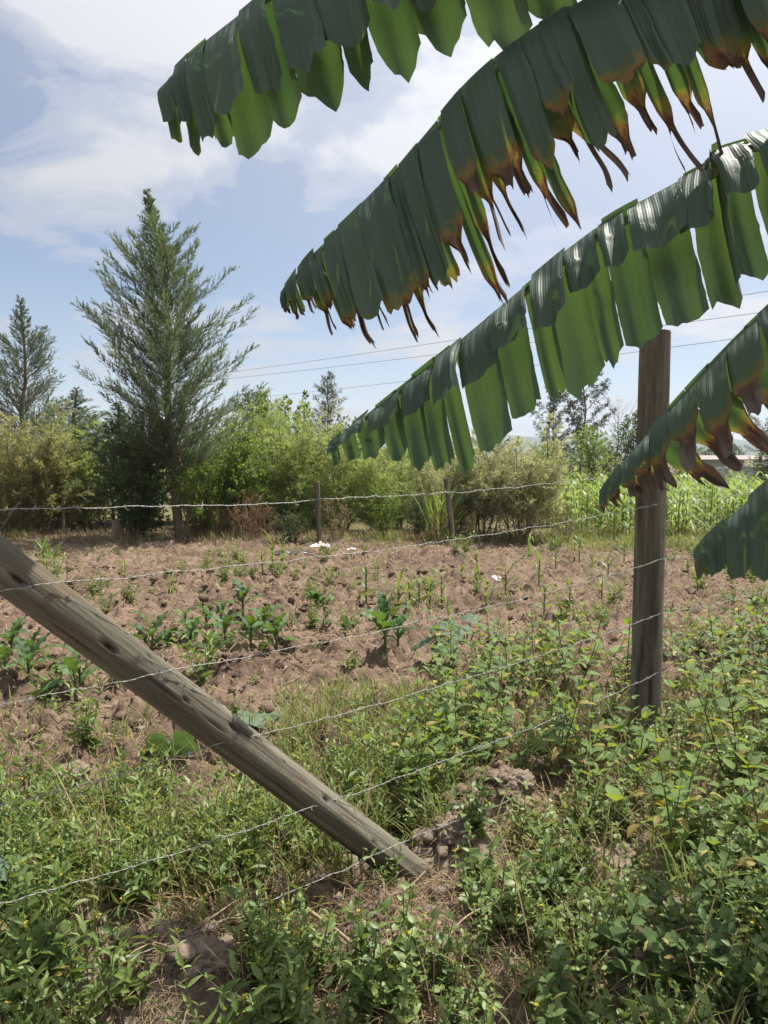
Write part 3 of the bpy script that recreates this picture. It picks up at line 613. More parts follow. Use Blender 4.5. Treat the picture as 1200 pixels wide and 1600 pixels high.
# ------------------------------------------------------------------ timber posts
def post(name, p0, p1, r0, r1, mat, seed, dents=(), sides=40, rings=110, crack=0.004, jag=0.02, parent=None):
    p0, p1 = Vector(p0), Vector(p1); L = (p1 - p0).length; rg = np.random.default_rng(seed)
    z = np.linspace(0, L, rings); a = np.linspace(0, 2 * math.pi, sides, endpoint=False); Z, A = np.meshgrid(z, a, indexing='ij')
    ca, sa = np.cos(A), np.sin(A)
    rad = r0 + (r1 - r0) * Z / L
    rad = rad * (1 + 0.05 * (fbm(ca * 1.5 + 5, sa * 1.5 + Z * 1.2, seed, 3) - .5)) + crack * 2 * (fbm(ca * 9 + 3, sa * 9 + Z * 0.5, seed + 2, 3) - .5)
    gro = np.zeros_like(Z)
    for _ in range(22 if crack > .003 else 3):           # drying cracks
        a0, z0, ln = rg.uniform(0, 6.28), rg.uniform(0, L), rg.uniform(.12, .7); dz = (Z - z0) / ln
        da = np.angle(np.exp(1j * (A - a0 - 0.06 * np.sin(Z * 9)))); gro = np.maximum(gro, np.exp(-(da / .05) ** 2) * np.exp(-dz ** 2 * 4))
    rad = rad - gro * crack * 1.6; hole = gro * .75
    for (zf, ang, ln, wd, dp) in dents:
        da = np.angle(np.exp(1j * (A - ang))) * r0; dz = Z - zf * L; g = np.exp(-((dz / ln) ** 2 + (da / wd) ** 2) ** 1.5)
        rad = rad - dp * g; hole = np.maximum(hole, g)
    Zt = Z.copy(); e = (np.arange(rings) >= rings - 1)[:, None]; Zt = Zt + e * (jag * (fbm(ca * 3 + 9, sa * 3, seed + 5, 3) - .3))
    mb = MB(); V = np.stack([rad * ca, rad * sa, Zt], -1)
    i = np.arange(rings - 1)[:, None] * sides; j = np.arange(sides)[None]; k = (j + 1) % sides
    mb.add(V.reshape(-1, 3), np.stack([i + j, i + k, i + sides + k, i + sides + j], -1).reshape(-1, 4), hole.ravel(), 0)
    for ring, zc, flip in ((V[-1], L - .004, False), (V[0], 0.004, True)):
        cen = np.array([[0, 0, zc]]); inner = ring * [0.5, 0.5, 1]; inner[:, 2] = zc + (ring[:, 2] - zc) * .5
        vv = np.concatenate([ring, inner, cen]); ff = [((a_ + 1) % sides, a_, sides + a_, sides + (a_ + 1) % sides)[::1 if flip else -1] for a_ in range(sides)]
        mb.add(vv, ff, .15, 1); mb.f.append(np.array([((a_ + 1) % sides + sides, a_ + sides, 2 * sides)[::1 if flip else -1] for a_ in range(sides)]) + mb.n - len(vv)); mb.m.append(np.zeros(sides, np.int32))
    o = link(name, mb.mesh(name, mat), parent); o.location = p0
    o.rotation_mode = 'QUATERNION'; o.rotation_quaternion = (p1 - p0).to_track_quat('Z', 'X')
    return o
# upright post
pb = P(1007, 1150, 4.2); pt = P(1023.5, 520, 4.22)
d_ = (pb - pt).normalized()
up_post = post('fence_post', pb + d_ * .25, pt, .081, .079, M['post'], 3, [(.70, 5.6, .25, .006, .02), (.5, 3.9, .3, .005, .016), (.2, 4.5, .2, .006, .016), (.62, 4.4, .09, .008, .02), (.3, 4.9, .05, .01, .012), (.8, 4.2, .16, .006, .02), (.9, 5.0, .2, .007, .02), (.45, 5.3, .06, .008, .012)], crack=.009)
tag(up_post, 'upright weathered timber fence post behind the banana leaves', 'fence post', 'timber posts of the near fence')
# leaning post
lb = P(646, 1367, 2.76); lt = P(0, 882, 2.10); dl = (lt - lb).normalized()
dn = [(.13, 4.9, .012, .007, .012), (.24, 5.2, .014, .008, .014), (.42, 5.3, .03, .010, .018), (.50, 4.9, .016, .006, .012), (.62, 4.75, .028, .010, .018), (.75, 4.7, .03, .011, .02), (.33, 5.5, .01, .006, .01), (.57, 5.6, .012, .006, .01), (.18, 5.7, .01, .006, .01)]
LR = .065
def on_post(px, py, gap=.004):
    """distance at which a photo pixel meets the near side of the fallen post"""
    o, d = Vector((0, 0, CAMH)), ray(px, py).normalized(); w = o - lb; a_ = d - dl * d.dot(dl); b_ = w - dl * w.dot(dl)
    A, B, C = a_.dot(a_), 2 * a_.dot(b_), b_.dot(b_) - (LR + gap) ** 2; D = B * B - 4 * A * C
    t = (-B - math.sqrt(max(D, 0))) / (2 * A); return (o + d * t).y
dn = [(z_, a_, l_ * .8, w_ * .7, d_2 * .8) for z_, a_, l_, w_, d_2 in dn]
lean_post = post('fence_post', lb - dl * .03, lt + dl * .55, .063, .064, M['post_lean'], 6, dn, sides=56, rings=190, crack=.004)
tag(lean_post, 'thick grey timber post fallen aslant and caught in the barbed wire', 'fence post', 'timber posts of the near fence')
# far fence and hedge posts
for i, (px, py, ty, r, lab, tx) in enumerate([(499, 842, 753, .045, 'slim far fence post in front of the feathery hedge', 496), (709, 848, 748, .055, 'short leaning far fence post beside the tall grass clump', 697),
                                              (324, 836, 764, .035, 'thin far fence post among dried weeds', 323), (33, 834, 748, .055, 'thick grey hedge post below the golden feathery shrub', 34),
                                              (100, 834, 772, .03, 'thin bare hedge stake under the squat cypress', 98), (178, 832, 772, .035, 'thin bare hedge stake behind the tree stump', 176)]):
    g = G(px, py); g.z = gzf(g.x, g.y); tag(post('fence_post', g - Vector((0, 0, .1)), P(tx, ty, g.y), r, r * .9, M['post'], 20 + i, sides=12, rings=16, crack=.004), lab, 'fence post', 'slim posts along the hedge')
g = G(-6, 838); tag(post('brace_pole', (g.x, g.y, gzf(g.x, g.y)), P(30, 786, g.y), .035, .03, M['post'], 40, sides=10, rings=10), 'slanting brace pole against the thick grey hedge post', 'pole')
# stump
g = G(184, 838); g.z = gzf(g.x, g.y); mb = MB(); sd_ = 14; rings = 9
zs = np.linspace(0, .36, rings); an = np.linspace(0, 2 * math.pi, sd_, endpoint=False); Z, A = np.meshgrid(zs, an, indexing='ij')
rad = .10 + .12 * np.exp(-Z / .07) * (1 + .7 * np.cos(3 * A + .5)) + .05 * (fbm(np.cos(A) * 2 + 4, np.sin(A) * 2 + Z * 5, 4, 3) - .5); Z2 = Z + (Z >= .35) * .10 * (fbm(np.cos(A) * 2, np.sin(A) * 2, 9, 2) - .4)
V = np.stack([rad * np.cos(A), rad * np.sin(A), Z2 - .03], -1); i = np.arange(rings - 1)[:, None] * sd_; j = np.arange(sd_)[None]; k = (j + 1) % sd_
mb.add(V.reshape(-1, 3), np.stack([i + j, i + k, i + sd_ + k, i + sd_ + j], -1).reshape(-1, 4)); mb.add(np.concatenate([V[-1], [[0, 0, .3]]]), [(a_, (a_ + 1) % sd_, sd_) for a_ in range(sd_)])
tag(link('tree_stump', mb.mesh('tree_stump', M['stick']), None, g), 'weathered grey tree stump at the edge of the ploughed soil', 'stump')

# ------------------------------------------------------------------ barbed wire
def barb_mesh():
    mb = MB()
    a = np.linspace(0, 2 * math.pi * 1.6, 12); tube(mb, np.stack([np.linspace(-.004, .004, 12), .0038 * np.cos(a), .0038 * np.sin(a)], -1), .0011, 4)
    tube(mb, [(-.004, .003, 0), (-.008, .016, .006)], [.0011, .0004], 4); tube(mb, [(.004, -.003, 0), (.007, -.015, -.008)], [.0011, .0004], 4); tube(mb, [(0, 0, .003), (.005, .004, .016)], [.0011, .0004], 4)
    return mb.mesh('barb', M['wire'])
BARB = barb_mesh()
def barbed(label, ctrl, seed, sag=0.012):
    rg = np.random.default_rng(seed); c = np.array([P(*q) for q in ctrl]); pts = []
    for a, b_ in zip(c[:-1], c[1:]):
        n = max(6, int(np.linalg.norm(b_ - a) / .007)); t = np.linspace(0, 1, n, endpoint=False)[:, None]
        seg = a + (b_ - a) * t; seg[:, 2] -= (sag * np.linalg.norm(b_ - a) * 4 * t * (1 - t))[:, 0]; pts.append(seg)
    pts = np.concatenate(pts + [c[-1:]]); s = np.concatenate([[0], np.cumsum(np.linalg.norm(np.diff(pts, axis=0), axis=1))])
    pts[:, 2] += .006 * (fbm(s * 7, s * 0, seed, 3) - .5) * 2 + .003 * (vnoise(s * 25, s * 0, seed + 4) - .5) * 2
    T = nrm(np.gradient(pts, axis=0)); A = nrm(np.cross(T, [0, 0, 1.0])); B = np.cross(T, A)
    root = bpy.data.objects.new('barbed_wire', None); col.objects.link(root); root.location = pts[len(pts) // 2]; tag(root, label, 'barbed wire', 'barbed wires of the near fence')
    off = pts[len(pts) // 2]
    for ph in (0, math.pi):
        w_ = s * 2 * math.pi / .055 + ph; mb = MB(); tube(mb, pts - off + .0011 * (np.cos(w_)[:, None] * A + np.sin(w_)[:, None] * B), .00082, 5)
        link('strand', mb.mesh('strand', M['wire']), root)
    x = rg.uniform(.02, .1)
    while x < s[-1] - .02:
        i = int(np.searchsorted(s, x)); o = link('barb', BARB, root, pts[i] - off); o.rotation_mode = 'QUATERNION'
        o.rotation_quaternion = Vector(T[i]).to_track_quat('X', 'Z') @ Quaternion((1, 0, 0), rg.uniform(0, 6.28)); x += rg.uniform(.105, .135)
barbed('topmost barbed wire of the near fence', [(-60, 797, 1.93), (1031, 735, 4.125), (1250, 712, 5.7)], 1)
barbed('second barbed wire from the top of the near fence', [(-60, 929, 1.93), (52, 914, on_post(52, 914)), (1031, 787, 4.125), (1250, 752, 5.7)], 2)
barbed('third barbed wire from the top of the near fence', [(-60, 1108, 1.95), (250, 1050, on_post(250, 1050)), (1031, 876, 4.125), (1250, 806, 5.7)], 3)
barbed('fourth barbed wire from the top of the near fence', [(-60, 1272, 1.95), (345, 1163, on_post(345, 1163)), (1030, 959, 4.125), (1250, 905, 5.7)], 4)
barbed('fifth barbed wire from the top of the near fence', [(-60, 1428, 1.9), (490, 1260, on_post(490, 1260)), (1028, 1051, 4.125), (1250, 975, 5.7)], 5)
barbed('lowest slack barbed wire trailing over the clods', [(-60, 1605, 1.8), (190, 1500, 2.05), (455, 1392, 2.36), (655, 1303, 2.66), (835, 1232, 3.3)], 6)

def staple(post_o, p, n_dir):
    mb = MB(); a = np.linspace(0, math.pi, 7); tube(mb, np.concatenate([[(0, -.006, -.012)], np.stack([0 * a, -.006 * np.cos(a), .001 + .004 * np.sin(a)], -1), [(0, .006, -.012)]]), .0011, 5)
    o = link('staple', mb.mesh('staple', M['rustwire']), post_o); q = post_o.rotation_quaternion.inverted(); o.location = q @ (Vector(p) - post_o.location)
    o.rotation_mode = 'QUATERNION'; o.rotation_quaternion = q @ Vector(n_dir).to_track_quat('Z', 'Y')
M['rustwire'] = plain('rusty_staple', (0.12, 0.07, 0.045), 0.8, 0.3)
for py in (735, 787, 876, 959, 1051): staple(up_post, P(1031, py, 4.122), (.69, -.72, 0))
for px, py in ((52, 914), (250, 1050), (345, 1163), (490, 1260)): staple(lean_post, P(px, py, on_post(px, py, .001)), (-ray(px, py)).normalized())

# ------------------------------------------------------------------ power cables
PA = [(-400, 700), (370, 580), (600, 555), (1195, 453)]
def cable(label, pts, zc):
    p3 = []
    for px, py in pts:
        d = ray(px, py); t = (zc - CAMH) / d.z; p3.append(np.array(Vector((0, 0, CAMH)) + d * t))
    a, b_ = p3[0], p3[-1]; b_ = a + (b_ - a) * 1.25; t = np.linspace(-.15, 1, 60)[:, None]
    mb = MB(); tube(mb, a + (b_ - a) * t - np.array([0, 0, 1]) * (.5 * t * (1 - t)), .011, 4); tag(link('power_cable', mb.mesh('power_cable', M['cable'])), label, 'cable', 'power cables across the sky')
cable('topmost power cable crossing the sky', [(372, 580), (1195, 452)], 7.4)
cable('middle power cable crossing the sky', [(355, 592), (1172, 487)], 6.9)
cable('lowest power cable crossing the sky', [(480, 613), (1148, 526)], 6.2)

# ------------------------------------------------------------------ iron shed
g = gp(1105, 40); shed = bpy.data.objects.new('iron_shed', None); col.objects.link(shed); shed.location = (g.x, g.y, 0); tag(shed, 'low shed of grey iron sheets beyond the maize plot', 'shed')
for k in range(9):
    mb = MB(); xs = np.linspace(0, .88, 25); zt = htop(719, 40); V = np.concatenate([np.stack([xs, .02 * np.sin(xs * 2 * math.pi / .11), 0 * xs], -1), np.stack([xs, .02 * np.sin(xs * 2 * math.pi / .11), 0 * xs + zt - (.35 if k in (3, 6) else 0)], -1)])
    mb.add(V, [(a_, a_ + 1, a_ + 26, a_ + 25) for a_ in range(24)]); link('wall_sheet', mb.mesh('wall_sheet', M['iron']), shed, (k * .9 - .8, .03 * (k % 2), 0))
mb = MB(); zt = htop(719, 40); mb.add([(-1, -.3, zt), (7.6, -.3, zt), (7.6, 2.6, zt + .22), (-1, 2.6, zt + .22), (-1, -.3, zt + .04), (7.6, -.3, zt + .04), (7.6, 2.6, zt + .26), (-1, 2.6, zt + .26)],
                                      [(0, 3, 2, 1), (4, 5, 6, 7), (0, 1, 5, 4), (1, 2, 6, 5), (2, 3, 7, 6), (3, 0, 4, 7)]); link('roof', mb.mesh('roof', M['roof'], False), shed)

# ------------------------------------------------------------------ banana plant
def spline(pts, n):
    p = np.array(pts, float); p = np.concatenate([2 * p[:1] - p[1:2], p, 2 * p[-1:] - p[-2:-1]]); out = []
    for i in range(1, len(p) - 2):
        t = np.linspace(0, 1, n, endpoint=False)[:, None]
        out.append(.5 * (2 * p[i] + (p[i + 1] - p[i - 1]) * t + (2 * p[i - 1] - 5 * p[i] + 4 * p[i + 1] - p[i + 2]) * t ** 2 + (3 * p[i] - p[i - 1] - 3 * p[i + 1] + p[i + 2]) * t ** 3))
    return np.concatenate(out + [p[-2:-1]])
BS = 1.26
CROWN = np.array([2.95, 2.2, 2.80]); STEM = np.array([3.05, 2.15, 0.0])
bp_root = bpy.data.objects.new('banana_plant', None); col.objects.link(bp_root); bp_root.location = Vector(STEM)
tag(bp_root, 'banana plant with torn drooping leaves hanging over the fence', 'banana plant')
mb = MB(); zz_ = np.linspace(-.05, 1, 14); sp = STEM * 0 + (CROWN - STEM) * zz_[:, None]; tube(mb, sp, .13 - .06 * np.clip(zz_, 0, 1), 16); link('pseudostem', mb.mesh('pseudostem', M['pseudostem']), bp_root)

def strip_mesh(rg, mid, tan, s0, s1, sarr, side, L, a0, a1, bendlen, drift, dry, cup, narrow, wob, tint, endround):
    nu, nv = 24, 9; u = np.linspace(0, 1, nu); v = np.linspace(0, 1, nv)
    sv = s0 + (s1 - s0) * v
    O = np.stack([np.interp(sv, sarr, mid[:, c]) for c in range(3)], -1); T = nrm(np.stack([np.interp(sv, sarr, tan[:, c]) for c in range(3)], -1))
    Tm = T.mean(0); Tm /= np.linalg.norm(Tm); out = np.cross(Tm, [0, 0, 1.0]); out /= np.linalg.norm(out); out *= side
    if False: pass
    down = np.array([0, 0, -1.0]) + Tm * drift; down /= np.linalg.norm(down)
    ang = a0 + (a1 - a0) * sstep(0, bendlen, u); ang = ang + wob * np.sin(u * rg.uniform(4, 8) + rg.uniform(0, 6)) * u
    dirs = np.cos(ang)[:, None] * out + np.sin(ang)[:, None] * down + (Tm * drift * .35)[None] * u[:, None]; dirs = nrm(dirs)
    w = s1 - s0; Lv = L * (1 - endround * np.abs(2 * v - 1) ** 2.2 * rg.uniform(.4, 1.0)) * (1 + rg.normal(0, .025, nv))
    cen = (v - .5)
    V = np.zeros((nu, nv, 3)); step = 1 / (nu - 1); acc = np.zeros((nv, 3)); D = np.zeros((nu, nv)); nn = np.cross(dirs, Tm)
    thr = 1 - dry
    twist = rg.normal(0, .12 if dry < 0 else .3); lift = rg.uniform(0, .02) * BS; tw1, tw2 = rg.uniform(0, 6.28, 2); tail_amp = rg.uniform(.1, .6); fork = rg.random() < .55; fk = int(rg.integers(3, 6))
    edge = 1 + .05 * np.cumsum(rg.normal(0, 1, (nu, 2)), 0) / 3
    for i in range(nu):
        if i: acc = acc + dirs[i][None] * (Lv * step)[:, None]
        dd = u[i] - thr
        shrink = 1 - narrow * float(sstep(-.05, .10, np.array(dd))) - .06 * u[i] ** 2
        base = O + acc; mc = base.mean(0)
        wv = cen * w * (1 - shrink)
        base = base - Tm[None] * wv[:, None]
        base = base + Tm[None] * (cen * w * shrink * (np.where(cen > 0, edge[i, 0], edge[i, 1]) - 1))[:, None] + np.array([0, 0, lift * math.exp(-u[i] * 6)])
        if dd > -.05 and narrow > .3:                      # shrivelled tail: curls, kinks and forks
            k_ = (dd + .05); base = base + Tm[None] * (.10 * tail_amp * k_ * math.sin(k_ * 11 + tw1) * L) + nn[i][None] * (.16 * tail_amp * k_ * math.sin(k_ * 9 + tw2) * L)
            if fork and dd > .06: base = base + Tm[None] * (np.where(np.arange(nv) >= fk, 1, -1) * .10 * (dd - .06) * L)[:, None]
        base = base + nn[i][None] * ((cup * (np.cos(cen * math.pi) - .6) * w + .010 * np.sin(v * 9 + twist * 4) * (.3 + u[i])) * sstep(0, .25, np.array(u[i])) + twist * cen * w * u[i] ** 1.5 * .8)[:, None]
        V[i] = base; D[i] = .66 + dd * .9
    D = np.clip(D + rg.normal(0, .015, (nu, nv)), 0, 1)
    mb = MB(); a_, b_ = np.meshgrid(np.arange(nu - 1), np.arange(nv - 1), indexing='ij'); keep = np.ones(a_.shape, bool)
    if narrow > .3 and fork: keep[(u[:-1, None] - thr > .06) & (b_ == fk - 1)] = False        # the split between two tails
    if rg.random() < .7 and narrow < .3 or rg.random() < .25:                                 # a short tear inside the strip
        c_ = int(rg.integers(2, nv - 2)); r_ = int(rg.integers(6, nu - 7)); ln_ = int(rg.integers(3, 8)); V[r_:r_ + ln_, c_] += Tm * .004 * BS; V[r_ + 1:r_ + ln_ - 1, c_ + 1:] += Tm * .003 * BS; tear = (r_, ln_, c_)
    q = (a_ * nv + b_)[keep]
    mb.add(V.reshape(-1, 3), np.stack([q, q + 1, q + nv + 1, q + nv], -1).reshape(-1, 4), tint, D.ravel())
    me = mb.mesh('blade_strip', M['banana'])
    at = me.attributes.new('vein', 'FLOAT', 'POINT'); at.data.foreach_set('value', np.tile(sv, nu).astype(np.float32))
    return me
def banana_leaf(seed, ctrl, near, far, wscale, label, r_mid=.014):
    """ctrl: tip first, (px,py,depth) or world points; near/far: dict of strip settings for the two halves"""
    rg = np.random.default_rng(seed)
    pts = [np.array(P(c[0], c[1], c[2] * BS)) for c in ctrl]
    pts = [np.array(p) for p in pts] + [CROWN]
    mid = spline(pts, 24) - STEM; s = np.concatenate([[0], np.cumsum(np.linalg.norm(np.diff(mid, axis=0), axis=1))]); tan = nrm(np.gradient(mid, axis=0))
    mb = MB(); tube(mb, mid - np.array([0, 0, 1.0]) * (.006 + r_mid * np.minimum(1, s / 1.2) * 1.15)[:, None], .003 + r_mid * np.minimum(1, s / 1.2) * .8, 8); root = link('leaf', mb.mesh('leaf', M['midrib']), bp_root)
    root['label'] = label
    for cfg, side in ((near, 1), (far, -1)):
        x = 0.0; S1 = s[-1] - .45
        while x < S1:
            w = BS * rg.uniform(*cfg['w']) * min(1, .45 + x * 1.5); e = min(x + w, S1)
            prof = BS * wscale(x / BS); L = prof * cfg['len'] * rg.uniform(*cfg.get('lv', (.85, 1.1)))
            dry = max(-.6, min(.85, cfg['dry'] + rg.normal(0, cfg.get('dv', .08)) + cfg.get('drytip', 0) * max(0, 1 - x / .45)))
            me = strip_mesh(rg, mid, tan, x - .004, e + rg.uniform(-.004, .012), s, side, L, cfg['a0'] + rg.normal(0, .10), cfg['a1'] + rg.normal(0, .10), cfg.get('bl', .6), cfg['drift'], dry,
                            rg.uniform(-.10, .16), cfg.get('narrow', .0) * rg.uniform(.72, 1.12), cfg.get('wob', .12), float(np.clip(rg.normal(.5, .25), 0, 1)), cfg.get('er', .12))
            link('blade_strip', me, root); x = e + (rg.uniform(.0, .02) if rg.random() < .5 else 0)
    return root
W0 = lambda tip_w, full, ln: (lambda x: tip_w + (full - tip_w) * float(sstep(0, ln, np.array(x))) ** .8)
# leaf 1 (uppermost)
banana_leaf(101, [(250, 138, 2.0), (300, 88, 1.97), (370, 32, 1.93), (440, -22, 1.9), (540, -72, 1.86), (680, -120, 1.82), (850, -165, 1.78), (1100, -190, 1.74)],
            dict(w=(.05, .13), len=.82, dry=-.36, dv=.03, a0=.75, a1=1.5, drift=.22, er=.2), dict(w=(.06, .15), len=1.0, dry=-.26, dv=.05, a0=1.0, a1=1.6, drift=.22, drytip=.22, er=.25), W0(.16, .30, .15), 'uppermost banana leaf with broad torn strips and yellowing tip')
# leaf 2 (brown fringed)
banana_leaf(102, [(438, 466, 1.95), (480, 408, 1.93), (545, 346, 1.9), (605, 285, 1.88), (670, 208, 1.85), (730, 138, 1.82), (800, 78, 1.8), (890, 18, 1.78), (1010, -40, 1.76), (1200, -90, 1.74)],
            dict(w=(.035, .10), len=.94, dry=.10, dv=.14, a0=1.0, a1=1.55, drift=.30, narrow=.6, wob=.12, er=.10, lv=(.7, 1.15)),
            dict(w=(.025, .065), len=1.30, dry=.27, dv=.09, a0=1.1, a1=1.55, drift=.34, narrow=.74, wob=.14, er=.06, lv=(.72, 1.14)), W0(.05, .31, .3), 'banana leaf fringed with shrivelled brown strips')
# leaf 3 (long green)
banana_leaf(103, [(514, 700, 2.15), (560, 660, 2.12), (620, 612, 2.08), (690, 556, 2.04), (760, 498, 2.0), (830, 440, 1.96), (885, 395, 1.93), (950, 348, 1.9), (1020, 310, 1.87), (1110, 262, 1.83), (1220, 208, 1.8)],
            dict(w=(.06, .15), len=.54, dry=-.5, dv=.01, a0=.55, a1=1.35, drift=.15, bl=1.0, er=.12), dict(w=(.05, .15), len=.97, dry=-.42, dv=.03, a0=1.0, a1=1.55, drift=.20, er=.10, lv=(.9, 1.08)), W0(.06, .33, .45), 'long green banana leaf crossing before the upright fence post')
# leaf 4 (browning)
banana_leaf(104, [(936, 775, 2.1), (960, 742, 2.08), (1000, 694, 2.05), (1050, 636, 2.0), (1100, 582, 1.96), (1150, 530, 1.92), (1205, 478, 1.88), (1290, 400, 1.85), (1400, 330, 1.82)],
            dict(w=(.06, .11), len=.85, dry=.30, dv=.08, a0=.7, a1=1.45, drift=.25, narrow=.45, wob=.35, er=.25), dict(w=(.07, .13), len=.98, dry=.38, dv=.08, a0=.75, a1=1.5, drift=.62, narrow=.5, wob=.3, er=.3), W0(.07, .29, .28), 'browning banana leaf with yellow and brown torn half')
# leaf 5 (lowest)
banana_leaf(105, [(1083, 868, 2.1), (1108, 838, 2.08), (1150, 800, 2.05), (1205, 752, 2.0), (1290, 680, 1.95), (1400, 560, 1.9), (1560, 380, 1.84)],
            dict(w=(.08, .14), len=.95, dry=-.4, dv=.03, drytip=.3, a0=.75, a1=1.45, drift=.2, er=.15), dict(w=(.06, .12), len=1.0, dry=-.35, dv=.05, drytip=.25, a0=.9, a1=1.5, drift=.45, er=.3), W0(.08, .29, .25), 'lowest green banana leaf with bright yellow tip')

# ------------------------------------------------------------------ crops
def leaf_grid(rg, L, W, droop, fold, ruffle, nu=8, nv=5, shape='kale', petiole=.3):
    """one big leaf in local coordinates: base at 0, growing along +Y, top side +Z"""
    mb = MB(); u = np.linspace(0, 1, nu); v = np.linspace(-1, 1, nv)
    if shape == 'kale': wd = np.sin(math.pi * np.clip(u * .88 + .12, 0, 1)) ** .7
    elif shape == 'blade': wd = np.minimum(1, u * 5 + .4) * (1 - u ** 2.2) + .02
    else: wd = np.sin(math.pi * np.clip(u * .9 + .08, 0, 1)) ** .6
    U, Vv = np.meshgrid(u, v, indexing='ij'); Wd = wd[:, None] * W / 2
    y = petiole * L + U * L * (1 - petiole); ang = droop * (y / L) ** 1.5
    yy = y * np.cos(ang * .6); zz = -y * np.sin(ang * .6) * .9 + fold * np.abs(Vv) * Wd
    x = Vv * Wd; edge = np.abs(Vv) ** 2
    zz = zz + ruffle * L * edge * np.sin(U * 19 + Vv * 2 + rg.uniform(0, 6)) + ruffle * .4 * L * np.sin(U * 31 + Vv * 7 + rg.uniform(0, 6))
    a, b_ = np.meshgrid(np.arange(nu - 1), np.arange(nv - 1), indexing='ij'); q = a * nv + b_
    mb.add(np.stack([x, yy, zz], -1).reshape(-1, 3), np.stack([q, q + 1, q + nv + 1, q + nv], -1).reshape(-1, 4), rg.uniform(.2, .8), U.ravel())
    if petiole > 0: tube(mb, [(0, 0, 0), (0, petiole * L * .5, 0), (0, petiole * L + .1 * L, -.004)], [.006 * L / .25, .005 * L / .25, .003 * L / .25], 5, .9, cap=False)
    return mb
rgc = np.random.default_rng(300)
KALE = [leaf_grid(rgc, .23, .078, d, .35, .05, 12, 5).mesh('leaf', M['kale']) for d in (.5, .8, 1.1, 1.4)]
MZ = [leaf_grid(rgc, .36, .034, d, .5, .006, 9, 3, 'blade', 0).mesh('leaf', M['maize']) for d in (1.2, 1.9, 2.6, .7)]
SQ = []
def squash_leaf(rg, Rr):
    mb = MB(); n = 25; an = np.linspace(-math.pi * .94, math.pi * .94, n); rr = Rr * (.72 + .28 * np.abs(np.cos(an * 2.5)) ** .7) * (1 + .03 * np.sin(an * 17))
    V = [np.zeros((n, 3))]
    for f_ in (.35, .7, 1.0):
        V.append(np.stack([rr * f_ * np.sin(an), rr * f_ * np.cos(an) + 0, Rr * (.10 * f_ + .06 * f_ * np.cos(an * 5) - .25 * f_ ** 2) + rg.normal(0, .006, n)], -1))
    V = np.array(V); a, b_ = np.meshgrid(np.arange(3), np.arange(n - 1), indexing='ij'); q = a * n + b_
    mb.add(V.reshape(-1, 3), np.stack([q, q + n, q + n + 1, q + 1], -1).reshape(-1, 4), rg.uniform(.3, .7), 0)
    return mb.mesh('leaf', M['squash'])
SQ = [squash_leaf(rgc, .12) for _ in range(3)]
def crop(name, label, cat, group, x, y, leaves, stem_h, stem_r, mat_stem, rg):
    """leaves: list of (mesh, z, azimuth, elevation, scale)"""
    z = gzf(x, y); root = bpy.data.objects.new(name, None); col.objects.link(root); root.location = (x, y, z); tag(root, label, cat, group)
    mb = MB(); tube(mb, [(0, 0, -.03), (0, 0, stem_h * .5), (rg.normal(0, .008), rg.normal(0, .008), stem_h)], [stem_r, stem_r * .8, stem_r * .5], 6); link('stalk', mb.mesh('stalk', mat_stem), root)
    for me, zl, az, el, sc in leaves:
        link('leaf', me, root, (0, 0, zl), (el, 0, az), sc)
    return root
def maize(px, py, sc, label='young maize plant growing in the ploughed soil', group='young maize plants in the ploughed soil'):
    g = G(px, py); n = rgc.integers(6, 9); lv = []
    for i in range(n): lv.append((MZ[rgc.integers(0, 4)], sc * (.03 + .30 * i / n), (i % 2) * math.pi + rgc.normal(0, .6) + px, .75 + .5 * i / n + rgc.normal(0, .1), sc * rgc.uniform(.8, 1.2) * (1 - .25 * abs(i / n - .5))))
    return crop('maize_plant', label, 'maize', group, g.x, g.y, lv, sc * .34, .010 * sc, M['stemgreen'], rgc)
for px, py, sc in [(572, 942, 1.25), (622, 946, .95), (640, 950, 1.05), (655, 944, 1.0), (672, 940, .9), (690, 936, .9), (745, 922, .8), (790, 930, 1.0), (842, 915, 1.0), (722, 905, .7), (905, 872, 1.0), (826, 872, 1.0), (950, 902, .9),
                   (426, 888, 1.15), (442, 878, 1.0), (410, 902, .9), (590, 905, .6), (380, 880, .6), (925, 888, .7), (868, 890, .7), (760, 950, .7), (520, 905, .6), (85, 895, .9), (68, 880, .8), (105, 905, .7), (268, 925, .8), (195, 900, .7), (940, 935, .8), (890, 945, .8), (1090, 925, .9), (1130, 880, .9), (1075, 900, .7), (850, 960, .8), (975, 880, .8), (700, 965, .6)]:
    maize(px, py, sc)
def kale(px, py, sc):
    g = G(px, py); sc *= rgc.uniform(.85, 1.2); n = rgc.integers(5, 11); lv = []
    for i in range(n): lv.append((KALE[rgc.integers(0, 4)], sc * (.03 + .12 * i / n), i * 2.4 + rgc.normal(0, .4), .75 + .65 * i / n + rgc.normal(0, .12), sc * rgc.uniform(.75, 1.15)))
    crop('kale_plant', 'dark crinkled kale plant ' + ('in the cluster behind the fallen post' if 200 < px < 450 else 'standing apart beside the fallen post' if px < 200 else 'standing alone among young maize'), 'kale', 'kale plants in the ploughed soil', g.x, g.y, lv, sc * .16, .012 * sc, M['stemgreen'], rgc)
